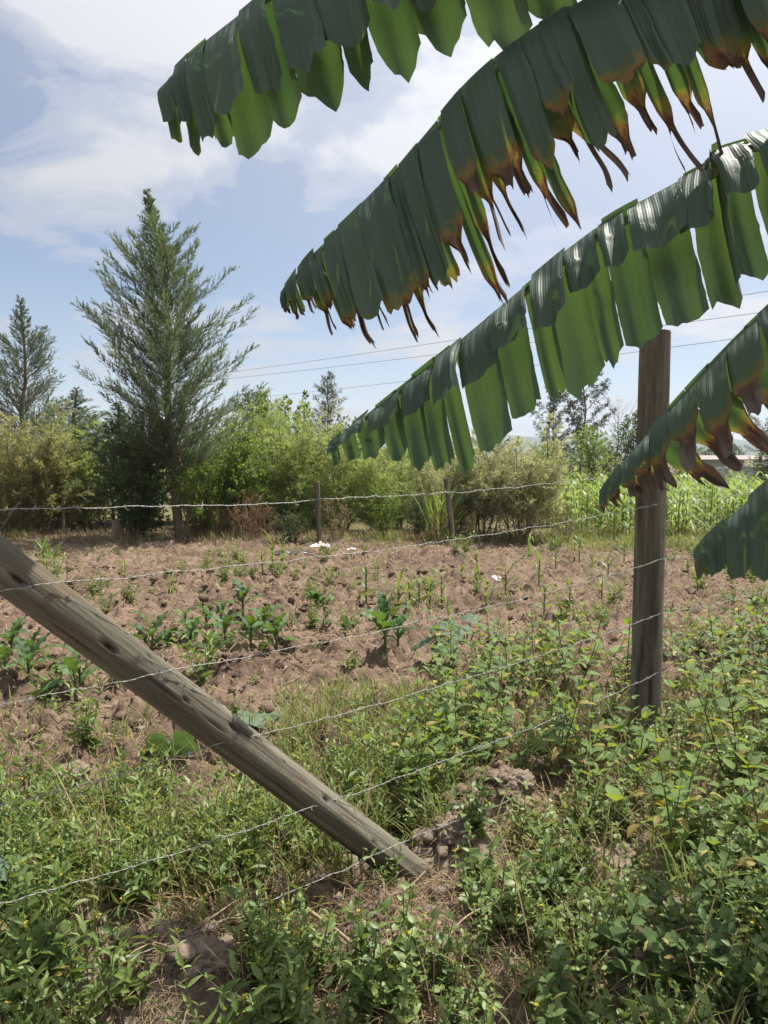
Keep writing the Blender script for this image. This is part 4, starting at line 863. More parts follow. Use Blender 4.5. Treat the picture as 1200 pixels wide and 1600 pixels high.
for px, py, sc in [(238, 1012, 1.1), (262, 1005, .9), (298, 1000, 1.1), (322, 975, .9), (346, 978, 1.0), (352, 1000, 1.0), (392, 1008, 1.05), (412, 985, 1.1), (432, 1015, 1.0), (330, 1042, 1.1), (380, 965, .8), (290, 975, .8), (45, 1062, 1.15), (18, 1018, 1.0), (50, 1030, .9), (118, 1088, 1.15), (125, 1062, .9),
                   (602, 1028, 1.15), (622, 1018, .9), (495, 948, .9), (505, 985, .7), (190, 1035, .5), (540, 990, .5), (8, 1050, .9)]:
    kale(px, py, sc)
def squash(px, py, leaves, label):
    g = G(px, py); z = gzf(g.x, g.y); root = bpy.data.objects.new('squash_plant', None); col.objects.link(root); root.location = (g.x, g.y, z); tag(root, label, 'squash plant')
    for k, (dx, dy, h, az, el, sc) in enumerate(leaves):
        mb = MB(); tube(mb, [(0, 0, -.02), (dx * .4, dy * .4, h * .7), (dx, dy, h)], [.007, .006, .004], 6); link('leaf_stalk', mb.mesh('leaf_stalk', M['stemgreen']), root)
        link('leaf', SQ[k % 3], root, (dx, dy, h), (el, 0, az), sc)
squash(728, 1000, [(.16, 0, .2, -1.4, -.5, 1.1), (-.2, .02, .22, 1.5, -.3, 1.1), (.05, .1, .26, 0, .2, .8), (-.05, -.08, .2, 2.9, -.3, .8), (.3, .05, .12, -1.2, -.5, .9)], 'squash plant with wide spread leaves beside the maize clump')
squash(690, 1040, [(-.12, 0, .18, 1.2, -.6, 1.2), (.1, .05, .2, -1.2, -.3, .9), (.02, -.1, .16, 3, -.4, .9)], 'squash plant with one big drooping leaf below the wide spread one')
squash(360, 1120, [(.0, .0, .1, -1.0, -.3, .9), (.15, -.02, .1, -1.4, -.4, 1.0), (-.14, .05, .12, .8, -.3, .8), (.22, .1, .08, -2, -.2, .8)], 'flat squash plant beneath the fallen post')
squash(265, 1185, [(.0, .0, .14, .3, -1.0, 1.3), (-.1, .08, .1, 1.4, -.4, .7)], 'blue green squash leaf plant just below the fallen post')
squash(-10, 1440, [(.05, .0, .20, -1.2, -.3, .75), (.10, -.10, .12, -1.5, -.2, .75), (-.1, .05, .2, 1, -.2, 1)], 'pale blue green squash plant under the fifth barbed wire')

# napier/tall grass clump
def grass_clump(rg, n, h, w, spread, lean=.35, mat='maize'):
    mb = MB(); m = 7; a = rg.uniform(0, 2 * math.pi, n)
    for i in range(n):
        u = np.linspace(0, 1, m); d = np.array([math.cos(a[i]), math.sin(a[i]), 0]); L = h * rg.uniform(.6, 1.15); le = rg.uniform(.2, 1) * lean
        c = np.array([rg.normal(0, spread), rg.normal(0, spread), -.02]) + d * (L * (le * u + .55 * le * u ** 3))[:, None] + np.array([0, 0, 1]) * (L * (u - .45 * le * 1.6 * u ** 2.6))[:, None]
        sv = np.cross(d, [0, 0, 1]); ww = w * (1 - u ** 2.5) * .5 + .0006
        V = np.stack([c + sv * ww[:, None], c - sv * ww[:, None]], 1).reshape(-1, 3); mb.add(V, [(2 * k, 2 * k + 1, 2 * k + 3, 2 * k + 2) for k in range(m - 1)], rg.uniform(0, 1), np.repeat(u, 2))
    return mb
rg = np.random.default_rng(400)
g = gp(688, 14.5); tag(link('tall_grass_clump', grass_clump(rg, 46, 1.45, .045, .10, .45).mesh('tall_grass_clump', M['maize']), None, g), 'clump of tall broad fodder grass beside the short leaning post', 'grass clump')

# maize plot at the right
MF = []
for k in range(5):
    mb = MB(); rg = np.random.default_rng(410 + k); h = 0.75; tube(mb, [(0, 0, -.05), (0, 0, .4), (.02, 0, h)], [.012, .011, .006], 5)
    for i in range(9):
        a = (i % 2) * math.pi + rg.normal(0, .35) + k; z0 = .08 + i / 9 * h; L = rg.uniform(.42, .62) * (1 - .35 * abs(i / 9 - .45)); u = np.linspace(0, 1, 8); d = np.array([math.cos(a), math.sin(a), 0]); el = rg.uniform(.8, 1.2)
        c = np.array([0, 0, z0]) + d * (L * (math.cos(el) * u + .42 * u ** 2))[:, None] + np.array([0, 0, 1]) * (L * (math.sin(el) * u - rg.uniform(.7, 1.1) * u ** 2.4))[:, None]
        sv = np.cross(d, [0, 0, 1]); ww = .048 * np.minimum(1, u * 5 + .4) * (1 - u ** 2.4) * .5 + .001
        mb.add(np.stack([c + sv * ww[:, None], c - sv * ww[:, None]], 1).reshape(-1, 3), [(2 * q_, 2 * q_ + 1, 2 * q_ + 3, 2 * q_ + 2) for q_ in range(7)], rg.uniform(0, 1), np.repeat(u, 2))
    MF.append(mb.mesh('maize_plant', M['maize_far']))
rg = np.random.default_rng(420); cnt = 0
for row in range(60):
    y = 14.4 + row * .55
    for cx in np.arange(3.0, 26, .34):
        x = cx + rg.normal(0, .07); yy = y + rg.normal(0, .08) + .05 * x
        px, py = project(x, yy, 0.0)
        if px > 1235 or px < 868 + max(0, (840 - py)) * .1 + (py < 790) * 20 or yy > 34 or cnt >= 330: continue
        if rg.random() > (1.0 if yy < 22 else .55): continue
        o = link('maize_plant', MF[rg.integers(0, 5)], None, (x, yy, gzf(x, yy)), (0, 0, rg.uniform(0, 6.28)), rg.uniform(.75, 1.3) * (1 + .012 * (yy - 14))); cnt += 1
        tag(o, 'half grown maize plant in the green plot behind the ploughed soil', 'maize', 'maize plants of the green plot')

# distant small banana plants in the hedge
def sucker(px, y, sc, label, seed):
    rg = np.random.default_rng(seed); b = gp(px, y); root = bpy.data.objects.new('banana_sucker', None); col.objects.link(root); root.location = b; tag(root, label, 'banana plant')
    mb = MB(); tube(mb, [(0, 0, -.05), (0, 0, .5 * sc), (0, 0, 1.0 * sc)], [.06 * sc, .05 * sc, .03 * sc], 8); link('pseudostem', mb.mesh('pseudostem', M['pseudostem']), root)
    me = leaf_grid(rg, .8, .22, 1.3, .35, .012, 10, 5, 'oval', .12).mesh('leaf', M['feather'])
    for i in range(6): link('leaf', me, root, (0, 0, .95 * sc), (.35 + .12 * i, 0, i * 1.1 + seed), sc * rg.uniform(.8, 1.1))
sucker(62, 16.3, .8, 'small banana plant in the shade below golden feathery shrubs', 1)
sucker(345, 16.5, 1.15, 'small banana plant half buried in the feathery hedge', 3)

# litter: plastic
def crumple(name, px, py, w, d, h, mat, label, seed):
    g = G(px, py); n = 12; xs = np.linspace(-1, 1, n); X, Y = np.meshgrid(xs, xs); Z = h * (fbm(X * 2.3 + seed, Y * 2.3, seed, 3)) * (1 - (X ** 2 + Y ** 2) * .35) * 1.6
    q = (np.arange(n - 1)[:, None] * n + np.arange(n - 1)[None]).ravel(); mb = MB()
    Xj = X + .25 * (fbm(X * 2, Y * 2, seed + 3, 2) - .5); Yj = Y + .5 * (fbm(X * 2, Y * 2, seed + 7, 2) - .5)
    mb.add(np.stack([Xj * w, Yj * d, Z], -1).reshape(-1, 3), np.stack([q, q + 1, q + n + 1, q + n], -1)); o = link(name, mb.mesh(name, mat, False), None, (g.x, g.y, gzf(g.x, g.y) + .012)); tag(o, label, 'plastic')
crumple('plastic_bag', 500, 856, .16, .14, .13, M['plastic'], 'crumpled white plastic bag lying at the far field edge', 2)
crumple('plastic_scrap', 549, 857, .07, .07, .05, M['plastic'], 'small white plastic scrap beside the crumpled bag', 5)
crumple('black_sheet', 458, 862, .30, .12, .05, M['black_plastic'], 'strip of black plastic lying in front of the dark shrub', 6)
crumple('plastic_scrap', 770, 902, .10, .06, .09, M['plastic'], 'white scrap caught between young maize plants', 8)

# ------------------------------------------------------------------ near weeds
def serrate_leaf(rg, mat, W=.62, nu=8, nv=5, droop=.35):
    """unit-length toothed leaf"""
    mb = MB(); u = np.linspace(0, 1, nu); v = np.linspace(-1, 1, nv); U, Vv = np.meshgrid(u, v, indexing='ij')
    wd = (np.sin(math.pi * np.clip(u, 0, 1) ** .72) ** .85 * W / 2 + .004)[:, None]; tooth = 1 + .07 * np.where(np.arange(nu) % 2 == 0, 1, -1)[:, None] * (np.abs(Vv) > .9)
    x = Vv * wd * tooth; z = .30 * np.abs(Vv) * wd - droop * U ** 2 * .5 + .02 * np.sin(U * 14 + np.abs(Vv) * 5) * (np.abs(Vv) > .2); y = .12 + U * .88
    a, b_ = np.meshgrid(np.arange(nu - 1), np.arange(nv - 1), indexing='ij'); q = a * nv + b_
    mb.add(np.stack([x, y, z], -1).reshape(-1, 3), np.stack([q, q + 1, q + nv + 1, q + nv], -1).reshape(-1, 4), rg.uniform(.25, .75), U.ravel())
    mb.add([(-.012, 0, 0), (.012, 0, 0), (.01, .14, 0), (-.01, .14, 0)], [(0, 1, 2, 3)], .8, 0)
    return mb.mesh('leaf', mat)
rgw = np.random.default_rng(500)
WL = [serrate_leaf(rgw, M['weed'], w, droop=d) for w, d in ((.60, .3), (.52, .6), (.66, .1), (.56, .9))]
WY = [serrate_leaf(rgw, M['yellowed'], .5, droop=.9), serrate_leaf(rgw, M['yellowed'], .42, droop=1.3)]
VL = [serrate_leaf(rgw, M['vine'], w, droop=d) for w, d in ((.95, .3), (.85, .5))]
def weed_plan(rg, h, lf, nodes, shoots, leafset):
    """-> stem mesh and a list of leaf matrices"""
    mb = MB(); lv = []
    def shoot(p0, d, L, n, r, sz):
        pts = path(rg, p0, d, L, 7, .3, .35); tube(mb, pts, np.linspace(r, r * .35, 7), 5, cap=False)
        for k in range(n):
            s = .22 + .78 * (k + .3) / n; p, t = along(pts, np.array([s])); p, t = p[0], t[0]; az0 = k * math.pi / 2 + rg.normal(0, .25)
            f = sz * (1.05 - .55 * s) * rg.uniform(.8, 1.2)
            for q_ in (0, math.pi):
                az = az0 + q_; dd = np.array([math.cos(az), math.sin(az), .05 + .85 * s * s + rg.normal(0, .3)]); dd = dd + t * .3; dd /= np.linalg.norm(dd)
                up = np.array([0, 0, 1.0]) + rg.normal(0, .2, 3); up = up - dd * (up @ dd); up /= np.linalg.norm(up); sx = np.cross(dd, up)
                lv.append((WY[rg.integers(0, 2)] if rg.random() < .045 * (1.6 - s) else leafset[rg.integers(0, len(leafset))], Matrix(((sx[0] * f, dd[0] * f, up[0] * f, p[0]), (sx[1] * f, dd[1] * f, up[1] * f, p[1]), (sx[2] * f, dd[2] * f, up[2] * f, p[2]), (0, 0, 0, 1)))))
    lean = rg.normal(0, .2, 2); shoot((0, 0, -.03), (lean[0], lean[1], 1), h, nodes, .0045, lf)
    for i in range(shoots):
        a = i * 2.4 + rg.normal(0, .4); shoot((.0, .0, h * rg.uniform(.05, .35)), (math.cos(a), math.sin(a), .9), h * rg.uniform(.5, .8), max(3, nodes - 3), .003, lf * .85)
    return mb.mesh('stem', M['stemgreen']), lv
PLANS = [weed_plan(rgw, h, lf, n, s, WL) for h, lf, n, s in ((.50, .11, 6, 2), (.42, .10, 5, 3), (.58, .125, 6, 2), (.36, .085, 6, 3), (.46, .09, 6, 3))]
VPLANS = [weed_plan(rgw, h, lf, n, s, VL) for h, lf, n, s in ((.32, .085, 6, 3), (.28, .075, 6, 4))]
def put_weed(name, label, cat, group, plan, x, y, sc, rz, tilt=(0, 0)):
    root = bpy.data.objects.new(name, None); col.objects.link(root); root.location = (x, y, gzf(x, y)); root.rotation_euler = (tilt[0], tilt[1], rz); root.scale = (sc,) * 3; tag(root, label, cat, group)
    link('stem', plan[0], root)
    for me, mt in plan[1]: o = link('leaf', me, root); o.matrix_local = mt
def scatter(rg, n, fn, y0, y1, xr=.56, mind=0.0, xadd=0.15):
    out = []; tries = 0
    while len(out) < n and tries < n * 60:
        tries += 1; y = math.sqrt(rg.uniform(y0 ** 2, y1 ** 2)); x = rg.uniform(-1, 1) * (xr * y + xadd)
        px, py = project(x, y, 0.0)
        if rg.random() > fn(px, py): continue
        if mind and any((x - a) ** 2 + (y - b_) ** 2 < mind ** 2 for a, b_ in out): continue
        out.append((x, y))
    return out
def bare(px, py):
    """trodden / dug patches that stay open"""
    if 560 < px < 690 and 1340 < py < 1430: return True
    return (480 < px < 800 and 1370 < py < 1540 and (px - 625) ** 2 / 135 ** 2 + (py - 1440) ** 2 / 72 ** 2 < 1) or ((px - 265) ** 2 / 105 ** 2 + (py - 1525) ** 2 / 55 ** 2 < 1) or ((px - 1040) ** 2 / 75 ** 2 + (py - 1520) ** 2 / 70 ** 2 < 1) or ((px - 700) ** 2 / 60 ** 2 + (py - 1325) ** 2 / 45 ** 2 < 1) or ((px - 800) ** 2 / 110 ** 2 + (py - 1270) ** 2 / 45 ** 2 < 1)
def f_broad(px, py):
    if bare(px, py): return 0
    e = 690 - (py - 1050) * .25 if py < 1330 else 830 + (py - 1330) * .9
    lim = 1035 if px < 1050 else 1000
    return 1.0 if (px > e and py > lim and py < 1500) else 0
WG = 'broad leaved weeds crowding the near fence'
for i, (x, y) in enumerate(scatter(rgw, 125, f_broad, 2.3, 6.2, mind=.10)):
    px, py = project(x, y, 0); short = .55 if (940 < px < 1090 and 1130 < py < 1250) else 1
    zone = 'beyond the upright post at the back of the thicket' if py < 1120 else 'close around the foot of the upright post' if abs(px - 1010) < 95 and py < 1270 else 'on the thicket side facing the fallen post' if px < 860 else 'in front of the upright post above the vines'
    put_weed('broad_leaved_weed', 'broad leaved green weed ' + zone, 'weed', WG, PLANS[rgw.integers(0, 5)], x, y, rgw.uniform(.6, 1.25) * short, rgw.uniform(0, 6.28), rgw.normal(0, .12, 2))
for i, (x, y) in enumerate(scatter(rgw, 24, lambda px, py: 1.0 if (px > 1060 and 1360 < py < 1680) or (px > 830 and py > 1540) else 0, 1.75, 2.8, mind=.08)):
    put_weed('trailing_vine', 'trailing vine with rounded leaves over the clods below the weed thicket', 'vine', 'vines with rounded leaves', VPLANS[i % 2], x, y, rgw.uniform(.7, 1.0), rgw.uniform(0, 6.28), rgw.normal(0, .25, 2))
for px, py, sc in [(660, 1175, .9), (690, 1130, 1.0), (640, 1225, .8), (705, 1210, .9), (730, 1160, 1.0), (600, 1260, .7), (560, 1130, .6), (690, 1255, .7)]:
    g = G(px, py); put_weed('broad_leaved_weed', 'lush green weed between the fallen post and the weed thicket', 'weed', WG, PLANS[rgw.integers(0, 5)], g.x, g.y, sc, rgw.uniform(0, 6.28))
for px, py in [(20, 1560), (60, 1600), (100, 1530), (15, 1620), (70, 1545), (130, 1600), (40, 1500)]:
    g = G(px, py); put_weed('broad_leaved_weed', 'dark green weed in the banana shade below the pale squash plant', 'weed', WG, PLANS[rgw.integers(0, 5)], g.x, g.y, rgw.uniform(.45, .65), rgw.uniform(0, 6.28))

# small leaved weeds (stem + foliage), shared variants
def small_weed(seed, h, n_sh, lf, lw, n, mat, flowers=0, tmpl=OVATE, spread=.7):
    rg = np.random.default_rng(seed); st, lf_mb, fl_ = MB(), MB(), MB(); O, D, L = [], [], []
    for i in range(n_sh):
        a = i * 2.4 + rg.normal(0, .5); el = rg.uniform(.2, 1.0) * spread
        pts = path(rg, (rg.normal(0, .015), rg.normal(0, .015), -.02), (math.cos(a) * el, math.sin(a) * el, 1), h * rg.uniform(.6, 1.1), 7, .2, .6); tube(st, pts, np.linspace(.0026, .001, 7), 4, cap=False)
        s = np.repeat(np.linspace(.12, 1, n), 2); p, t = along(pts, s); az = np.repeat(np.arange(n) * 1.57, 2) + np.tile([0, math.pi], n) + rg.normal(0, .3, 2 * n)
        d = np.stack([np.cos(az), np.sin(az), -.1 + .6 * s + rg.normal(0, .35, 2 * n)], -1) + t * .25; O.append(p); D.append(d); L.append(lf * (1.1 - .55 * s) * rg.uniform(.45, 1.4, 2 * n))
        if flowers and rg.random() < flowers:
            m = 5; stamp(fl_, DIAMOND, pts[-1] + rg.normal(0, .004, (m, 3)) + [0, 0, .01], rg.normal(0, 1, (m, 3)) + [0, 0, .6], rg.normal(0, 1, (m, 3)), .010, .007, rg.random(m))
    O, D, L = np.concatenate(O), np.concatenate(D), np.concatenate(L); stamp(lf_mb, tmpl, O, D, rg.normal(0, .5, O.shape) + [0, 0, 1], L, L * lw * rg.uniform(.75, 1.25, len(O)), np.clip(rg.normal(.5, .22, len(O)), 0, 1))
    return st.mesh('stem', M['stemgreen']), lf_mb.mesh('foliage', M[mat]), (fl_.mesh('flowers', M['yellow']) if fl_.n else None)
SW = [small_weed(600 + k, .26, 8, .052, .58, 7, 'weed_small', .10) for k in range(4)]
HB = [small_weed(620 + k, .34, 8, .075, .28, 7, 'herb', .10, spread=.6) for k in range(4)]
FW = [small_weed(640 + k, .20, 7, .045, .45, 6, 'herb', .06, spread=.9) for k in range(3)]
def put_small(name, label, cat, group, v, x, y, sc, rz):
    root = bpy.data.objects.new(name, None); col.objects.link(root); root.location = (x, y, gzf(x, y)); root.rotation_euler = (0, 0, rz); root.scale = (sc,) * 3; tag(root, label, cat, group)
    link('stem', v[0], root); tag(link('foliage', v[1], root), kind='stuff')
    if v[2]: tag(link('flowers', v[2], root), kind='stuff')
def f_small(px, py):
    if bare(px, py): return .06
    if px > 640 and py > 1320: return .9
    if 380 < px <= 640 and py > 1490: return .7
    if px > 640 and py > 1100: return .35
    if px > 560 and py > 1200: return .3
    return 0
for x, y in scatter(rgw, 165, f_small, 1.72, 4.2, mind=.055):
    px, py = project(x, y, 0)
    put_small('small_leaved_weed', 'small leaved weed ' + ('growing inside the broad leaved thicket' if py < 1320 else 'sprawling beside the dug straw patch' if px < 860 else 'sprawling around the clod below the vines' if px > 1000 else 'in the low carpet below the thicket'), 'weed', 'small leaved weeds in the foreground', SW[rgw.integers(0, 4)], x, y, rgw.uniform(.6, 1.1), rgw.uniform(0, 6.28))
def f_herb(px, py):
    if bare(px, py): return .04
    if px < 530 and 1300 < py < 1440: return 1.0
    if px < 530 and 1240 < py <= 1300: return .25
    if px < 180 and py >= 1425: return .8
    if 430 < px < 720 and 1110 < py < 1330: return .5
    if px < 520 and 1440 <= py < 1680: return .40
    return 0
for x, y in scatter(rgw, 118, f_herb, 1.75, 3.9, mind=.05):
    px, py = project(x, y, 0)
    put_small('narrow_leaved_herb', 'narrow leaved green herb ' + ('in the shade beside the pale squash plant' if py > 1425 and px < 200 else 'among the dry sticks and clods' if py > 1425 else 'between the fallen post and the thicket' if px > 480 else 'in the grassy strip under the fallen post'), 'herb', 'narrow leaved herbs under the fallen post', HB[rgw.integers(0, 4)], x, y, rgw.uniform(.65, 1.1), rgw.uniform(0, 6.28))
def f_field(px, py):
    v = .10 + .75 * float(sstep(450, 900, np.array(px))) * float(sstep(900, 1000, np.array(py)))
    if py < 1215 and px < 560: v = .16 + .25 * float(sstep(1120, 1210, np.array(py)))
    v *= 2.6 * float(fbm(np.array(px / 70.0), np.array(py / 28.0), 9, 2) > .52)
    return v if 850 < py < 1215 else 0
for x, y in scatter(rgw, 290, f_field, 3.4, 13.5, mind=.10):
    px, py = project(x, y, 0)
    zone = ('near the far field edge' if py < 880 else 'among the young maize' if px > 480 and py < 970 else 'around the kale cluster' if px < 480 and py < 1060 else 'beside the wide squash leaves' if px > 560 and py < 1080 else 'on the clods behind the fallen post' if px < 520 else 'at the back of the weed thicket')
    put_small('field_weed', 'little green weed sprouting from ploughed soil ' + zone, 'weed', 'small weeds in the ploughed soil', (FW if rgw.random() < .6 else HB)[rgw.integers(0, 3)], x, y, rgw.uniform(.3, .95) if rgw.random() < .8 else rgw.uniform(.9, 1.4), rgw.uniform(0, 6.28))

# ------------------------------------------------------------------ grass, straw, clods (uncountable)
def blades(rg, pts, h, w, lean, mat, name, kind='stuff', label=None):
    mb = MB(); n = len(pts); x, y = pts[:, 0], pts[:, 1]; O = np.stack([x, y, gz(x, y) - .01], -1); a = rg.uniform(0, 2 * math.pi, n); le = rg.uniform(.05, 1, n) * lean
    D = np.stack([np.cos(a) * le, np.sin(a) * le, np.ones(n)], -1); L = h * rg.uniform(.4, 1.2, n); Nn = np.stack([-np.cos(a), -np.sin(a), .6 + 0 * a], -1)
    stamp(mb, BLADE, O, D, Nn, L, w * rg.uniform(.6, 1.3, n), rg.random(n)); o = link(name, mb.mesh(name, mat)); tag(o, label, None, None, kind); return o
def tufts(rg, n_t, per, fn, y0, y1, sp=.03):
    c = np.array(scatter(rg, n_t, fn, y0, y1)); p = np.repeat(c, per, 0) + rg.normal(0, sp, (len(c) * per, 2)); return p
rg = np.random.default_rng(700)
def f_grass(px, py):
    if bare(px, py): return .03
    if px < 540 and 1275 < py < 1440: return 1.0
    if px < 430 and 1120 < py <= 1275: return .12
    if 430 < px < 720 and 1080 < py < 1330: return .7
    if px > 700 and py > 1000: return .25
    if px < 200 and py > 1430: return .5
    return .05
tag(blades(rg, tufts(rg, 640, 14, f_grass, 1.7, 5.0), .21, .0065, .9, M['grass'], 'grass'), 'green grass tufts under the fallen post', 'grass')
tag(blades(rg, tufts(rg, 260, 7, f_grass, 1.7, 4.6, .05), .26, .004, .8, M['straw'], 'dry_grass'), 'dry straw coloured blades among the green grass', 'grass')
tag(blades(rg, tufts(rg, 420, 9, lambda px, py: (.5 if px > 500 else .25) if 855 < py < 1200 else 0, 3.5, 14, .05), .12, .008, 1.0, M['grass'], 'field_grass'), 'thin grass scattered over the ploughed soil', 'grass')
tag(blades(rg, tufts(rg, 620, 11, lambda px, py: (.12 if px < 560 else .5 if px < 860 else 1.0) if 836 < py < 850 or (px > 860 and 836 < py < 862) else 0, 13.0, 16.0, .14), .26, .011, .9, M['grass'], 'edge_grass'), 'rough grass along the far field edge', 'grass')
tag(blades(rg, tufts(rg, 600, 12, lambda px, py: (1.0 if px < 860 else .3) if 834 < py < 846 else 0, 13.6, 16.5, .14), .22, .007, 1.1, M['straw'], 'dry_edge_grass'), 'dry straw coloured grass along the hedge foot', 'grass')
tag(blades(rg, tufts(rg, 150, 2, lambda px, py: .02 if bare(px, py) else 1.0 if py > 1020 and (px > 650 or py > 1230) else 0, 1.8, 4.8, .06), .5, .0045, .45, M['straw'], 'dead_stalks'), 'dead straw coloured stalks standing among the weeds', 'grass')
def litter(rg, pts, L, w, mat, name, label, lift=.012):
    mb = MB(); n = len(pts); x, y = pts[:, 0], pts[:, 1]; O = np.stack([x, y, gz(x, y) + rg.uniform(0, lift, n)], -1); a = rg.uniform(0, 2 * math.pi, n)
    D = np.stack([np.cos(a), np.sin(a), rg.normal(.05, .28, n)], -1); stamp(mb, BLADE, O, D, np.tile([0, 0, 1.0], (n, 1)) + rg.normal(0, .4, (n, 3)), L * rg.uniform(.3, 1.3, n), w * rg.uniform(.5, 1.4, n), rg.random(n))
    o = link(name, mb.mesh(name, mat)); tag(o, label, None, None, 'stuff')
def f_straw(px, py):
    if 455 < px < 820 and 1360 < py < 1620: return 1.0
    if px < 480 and 1400 < py: return .5
    if 850 < py < 1200: return .30 + .5 * (fbm(np.array(px / 90.0), np.array(py / 30.0), 3, 2) > .5)
    return .2
litter(rg, np.array(scatter(rg, 16000, f_straw, 1.7, 4.2)), .10, .0034, M['straw'], 'straw_litter', 'dry straw and root litter over foreground clods')
litter(rg, np.array(scatter(rg, 6500, lambda px, py: 1.0 if (450 < px < 830 and 1370 < py < 1680) or (180 < px < 480 and 1420 < py < 1640) else .04, 1.65, 3.0)), .09, .0022, M['straw'], 'root_litter', 'fibrous dry roots matted over the dug clods', .05)
litter(rg, np.array(scatter(rg, 26000, lambda px, py: f_straw(px, py) if py > 848 else 0, 4.2, 14.5)), .15, .0085, M['straw'], 'field_straw', 'dry straw strewn over the ploughed soil', .02)
def clods(rg, pts, smin, smax, name, label):
    mb = MB(); t = (1 + 5 ** .5) / 2
    iv = nrm(np.array([(-1, t, 0), (1, t, 0), (-1, -t, 0), (1, -t, 0), (0, -1, t), (0, 1, t), (0, -1, -t), (0, 1, -t), (t, 0, -1), (t, 0, 1), (-t, 0, -1), (-t, 0, 1)], float))
    fc = np.array([(0, 11, 5), (0, 5, 1), (0, 1, 7), (0, 7, 10), (0, 10, 11), (1, 5, 9), (5, 11, 4), (11, 10, 2), (10, 7, 6), (7, 1, 8), (3, 9, 4), (3, 4, 2), (3, 2, 6), (3, 6, 8), (3, 8, 9), (4, 9, 5), (2, 4, 11), (6, 2, 10), (8, 6, 7), (9, 8, 1)])
    # one subdivision
    ed = {}; V = list(iv); F2 = []
    def mid(a, b_):
        k = (min(a, b_), max(a, b_))
        if k not in ed: ed[k] = len(V); m_ = V[a] + V[b_]; V.append(m_ / np.linalg.norm(m_))
        return ed[k]
    for a, b_, c in fc: ab, bc, ca_ = mid(a, b_), mid(b_, c), mid(c, a); F2 += [(a, ab, ca_), (b_, bc, ab), (c, ca_, bc), (ab, bc, ca_)]
    V = np.array(V); F2 = np.array(F2); n = len(pts); sz = smin + (smax - smin) * rg.random(n) ** 4
    sc = sz[:, None] * rg.uniform(.6, 1.2, (n, 3)) * [1, 1, .75]; a = rg.uniform(0, 6.28, n); W_ = V[None] * (1 + rg.normal(0, .24, (n, len(V), 1))) * sc[:, None]
    ca_, sa_ = np.cos(a)[:, None], np.sin(a)[:, None]; X = W_[..., 0] * ca_ - W_[..., 1] * sa_; Y = W_[..., 0] * sa_ + W_[..., 1] * ca_
    Z = W_[..., 2] + (gz(pts[:, 0], pts[:, 1]) + sz * .12)[:, None]; P_ = np.stack([X + pts[:, :1], Y + pts[:, 1:], Z], -1)
    mb.add(P_.reshape(-1, 3), (F2[None] + (np.arange(n) * len(V))[:, None, None]).reshape(-1, 3)); o = link(name, mb.mesh(name, M['soil'])); tag(o, label, None, None, 'stuff')
clods(rg, np.array(scatter(rg, 2600, lambda px, py: (1.0 if px < 620 else .35) if py < 1210 else 0, 3.4, 11)), .010, .06, 'field_clods', 'brown clods of ploughed soil')
clods(rg, np.array(scatter(rg, 900, lambda px, py: .9 if bare(px, py) else .08, 1.7, 3.6)), .005, .045, 'near_clods', 'crumbly clods around the foot of the fallen post')

# big single clods
def big_clod(px, py, rpx, seed, label):
    g = G(px, py); r = rpx / F * g.y; n1, n2 = 40, 64; th = np.linspace(0.0, math.pi, n1); ph = np.linspace(0, 2 * math.pi, n2, endpoint=False); T_, P_ = np.meshgrid(th, ph, indexing='ij')
    D = np.stack([np.sin(T_) * np.cos(P_), np.sin(T_) * np.sin(P_), np.cos(T_)], -1)
    X_, Y_, Z_ = D[..., 0] + seed * 3.1, D[..., 1] + seed, D[..., 2] + 7.0
    def n3(f, sd_, oc): return (fbm(X_ * f, Y_ * f + Z_ * f * .5, sd_, oc) + fbm(Y_ * f, Z_ * f + X_ * f * .5, sd_ + 40, oc) + fbm(Z_ * f, X_ * f + Y_ * f * .5, sd_ + 80, oc)) / 3 - .5
    f1, h1 = worley(X_ * 2.2 + Z_, Y_ * 2.2 - Z_, seed); rr = .72 + 1.1 * n3(1.4, seed, 3) + .16 * h1 + .9 * np.abs(n3(4.5, seed + 3, 3)) + .35 * n3(14, seed + 9, 2)
    V = D * rr[..., None] * r * [.95, .85, .62]; i = np.arange(n1 - 1)[:, None] * n2; j = np.arange(n2)[None]; k = (j + 1) % n2
    mb = MB(); mb.add(V.reshape(-1, 3), np.stack([i + j, i + n2 + j, i + n2 + k, i + k], -1).reshape(-1, 4))
    tag(link('soil_clod', mb.mesh('soil_clod', M['soil']), None, (g.x, g.y, gzf(g.x, g.y) - r * .22), (0, 0, seed)), label, 'clod', 'big clods of dug soil')
for q_, (px, py, rp, lab) in enumerate([(712, 1335, 46, 'big pale clod right of the foot of the fallen post'), (560, 1415, 40, 'big clod right under the fallen post'), (500, 1392, 34, 'clod left of the one under the fallen post'), (655, 1462, 32, 'clod in front of the foot of the fallen post'), (590, 1490, 34, 'straw covered clod in the dug patch'),
                                        (1082, 1500, 45, 'grey brown clod below the trailing vines'), (1020, 1560, 42, 'pale crumbly clod below the grey brown one'), (315, 1545, 52, 'pale clod beside the dry tangle'), (245, 1492, 36, 'pale flat clod under the curved stick'), (420, 1500, 34, 'clod under the hanging dry tangle'), (800, 1262, 40, 'shaded clod under the weed thicket'),
                                        (225, 1128, 26, 'brown clod behind the grassy strip'), (190, 1205, 34, 'brown lump of soil at the grassy strip edge'), (112, 1222, 30, 'brown lump beside the grassy strip'), (20, 1130, 22, 'brown clod near the kale standing apart'), (70, 1150, 24, 'rounded brown clod in ploughed soil')]):
    big_clod(px, py, rp, 40 + q_, lab)

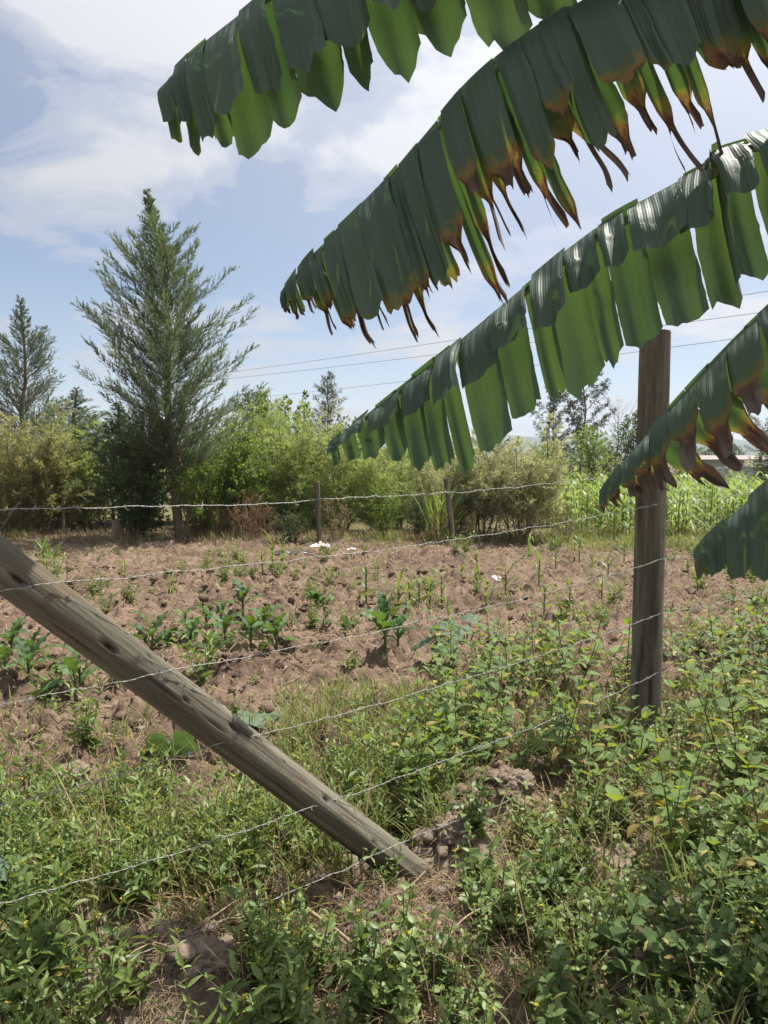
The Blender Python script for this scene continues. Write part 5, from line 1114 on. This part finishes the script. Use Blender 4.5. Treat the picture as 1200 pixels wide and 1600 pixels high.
# dead sticks and dry clump in the foreground
def stick(pts, r, label):
    p = spline([np.array(P(*q)) for q in pts], 8); o = Vector(p[0]); mb = MB(); tube(mb, p - p[0], np.linspace(r, r * .5, len(p)), 6); tag(link('dead_stick', mb.mesh('dead_stick', M['stick']), None, o), label, 'stick', 'dead sticks on the ground')
stick([(665, 1362, 2.62), (640, 1385, 2.58), (602, 1402, 2.53)], .006, 'short reddish stick beside the foot of the fallen post')
stick([(205, 1490, 2.2), (240, 1455, 2.25), (300, 1432, 2.32), (345, 1445, 2.34)], .005, 'curved grey stick in the shade under the grassy strip')
stick([(200, 1520, 2.1), (300, 1455, 2.2), (372, 1405, 2.3)], .005, 'long bare stick slanting up through the dry clump')
stick([(345, 1540, 2.05), (400, 1575, 2.0), (430, 1590, 1.98)], .004, 'tan bent stick on the pale clods')
stick([(480, 1420, 2.35), (560, 1490, 2.2), (520, 1560, 2.08)], .007, 'thick root lying across the dug clods')
stick([(680, 1500, 2.2), (720, 1440, 2.3), (770, 1410, 2.4)], .005, 'pale stick lying among straw right of the dug clods')
stick([(1180, 1500, 2.1), (1120, 1545, 2.05), (1060, 1590, 2.0)], .005, 'thin stick below the trailing vines')
rg = np.random.default_rng(720)
for px, py, n, h, lab in [(395, 1462, 150, .2, 'tangle of dry yellow brown weed hanging over the clods'), (340, 1490, 70, .14, 'smaller dry tangle beside the hanging yellow brown one'), (890, 1290, 90, .22, 'dry brown seed heads below the weed thicket'), (860, 1360, 70, .16, 'dry brown wisp among the small leaved weeds')]:
    g = G(px, py); tag(link('dry_clump', grass_clump(rg, n, h, .006, .06, 1.6, 'dry').mesh('dry_clump', M['dry']), None, (g.x, g.y, gzf(g.x, g.y) + .02)), lab, 'dry weed')

# ------------------------------------------------------------------ hazy air
hm = bpy.data.materials.new('hazy_air'); hm.use_nodes = True; ht = hm.node_tree; ht.nodes.clear()
pv = N(ht, 'ShaderNodeVolumePrincipled'); pv.inputs['Color'].default_value = (0.80, 0.88, 1.0, 1); pv.inputs['Density'].default_value = 0.00028; pv.inputs['Anisotropy'].default_value = 0.2
ho = N(ht, 'ShaderNodeOutputMaterial'); ht.links.new(pv.outputs[0], ho.inputs['Volume'])
mb = MB(); x0, x1, y0, y1, z0, z1 = -2900, 2900, -110, 3300, -12, 150
mb.add([(x0, y0, z0), (x1, y0, z0), (x1, y1, z0), (x0, y1, z0), (x0, y0, z1), (x1, y0, z1), (x1, y1, z1), (x0, y1, z1)], [(0, 3, 2, 1), (4, 5, 6, 7), (0, 1, 5, 4), (1, 2, 6, 5), (2, 3, 7, 6), (3, 0, 4, 7)])
tag(link('haze', mb.mesh('haze', hm, False)), kind='stuff')
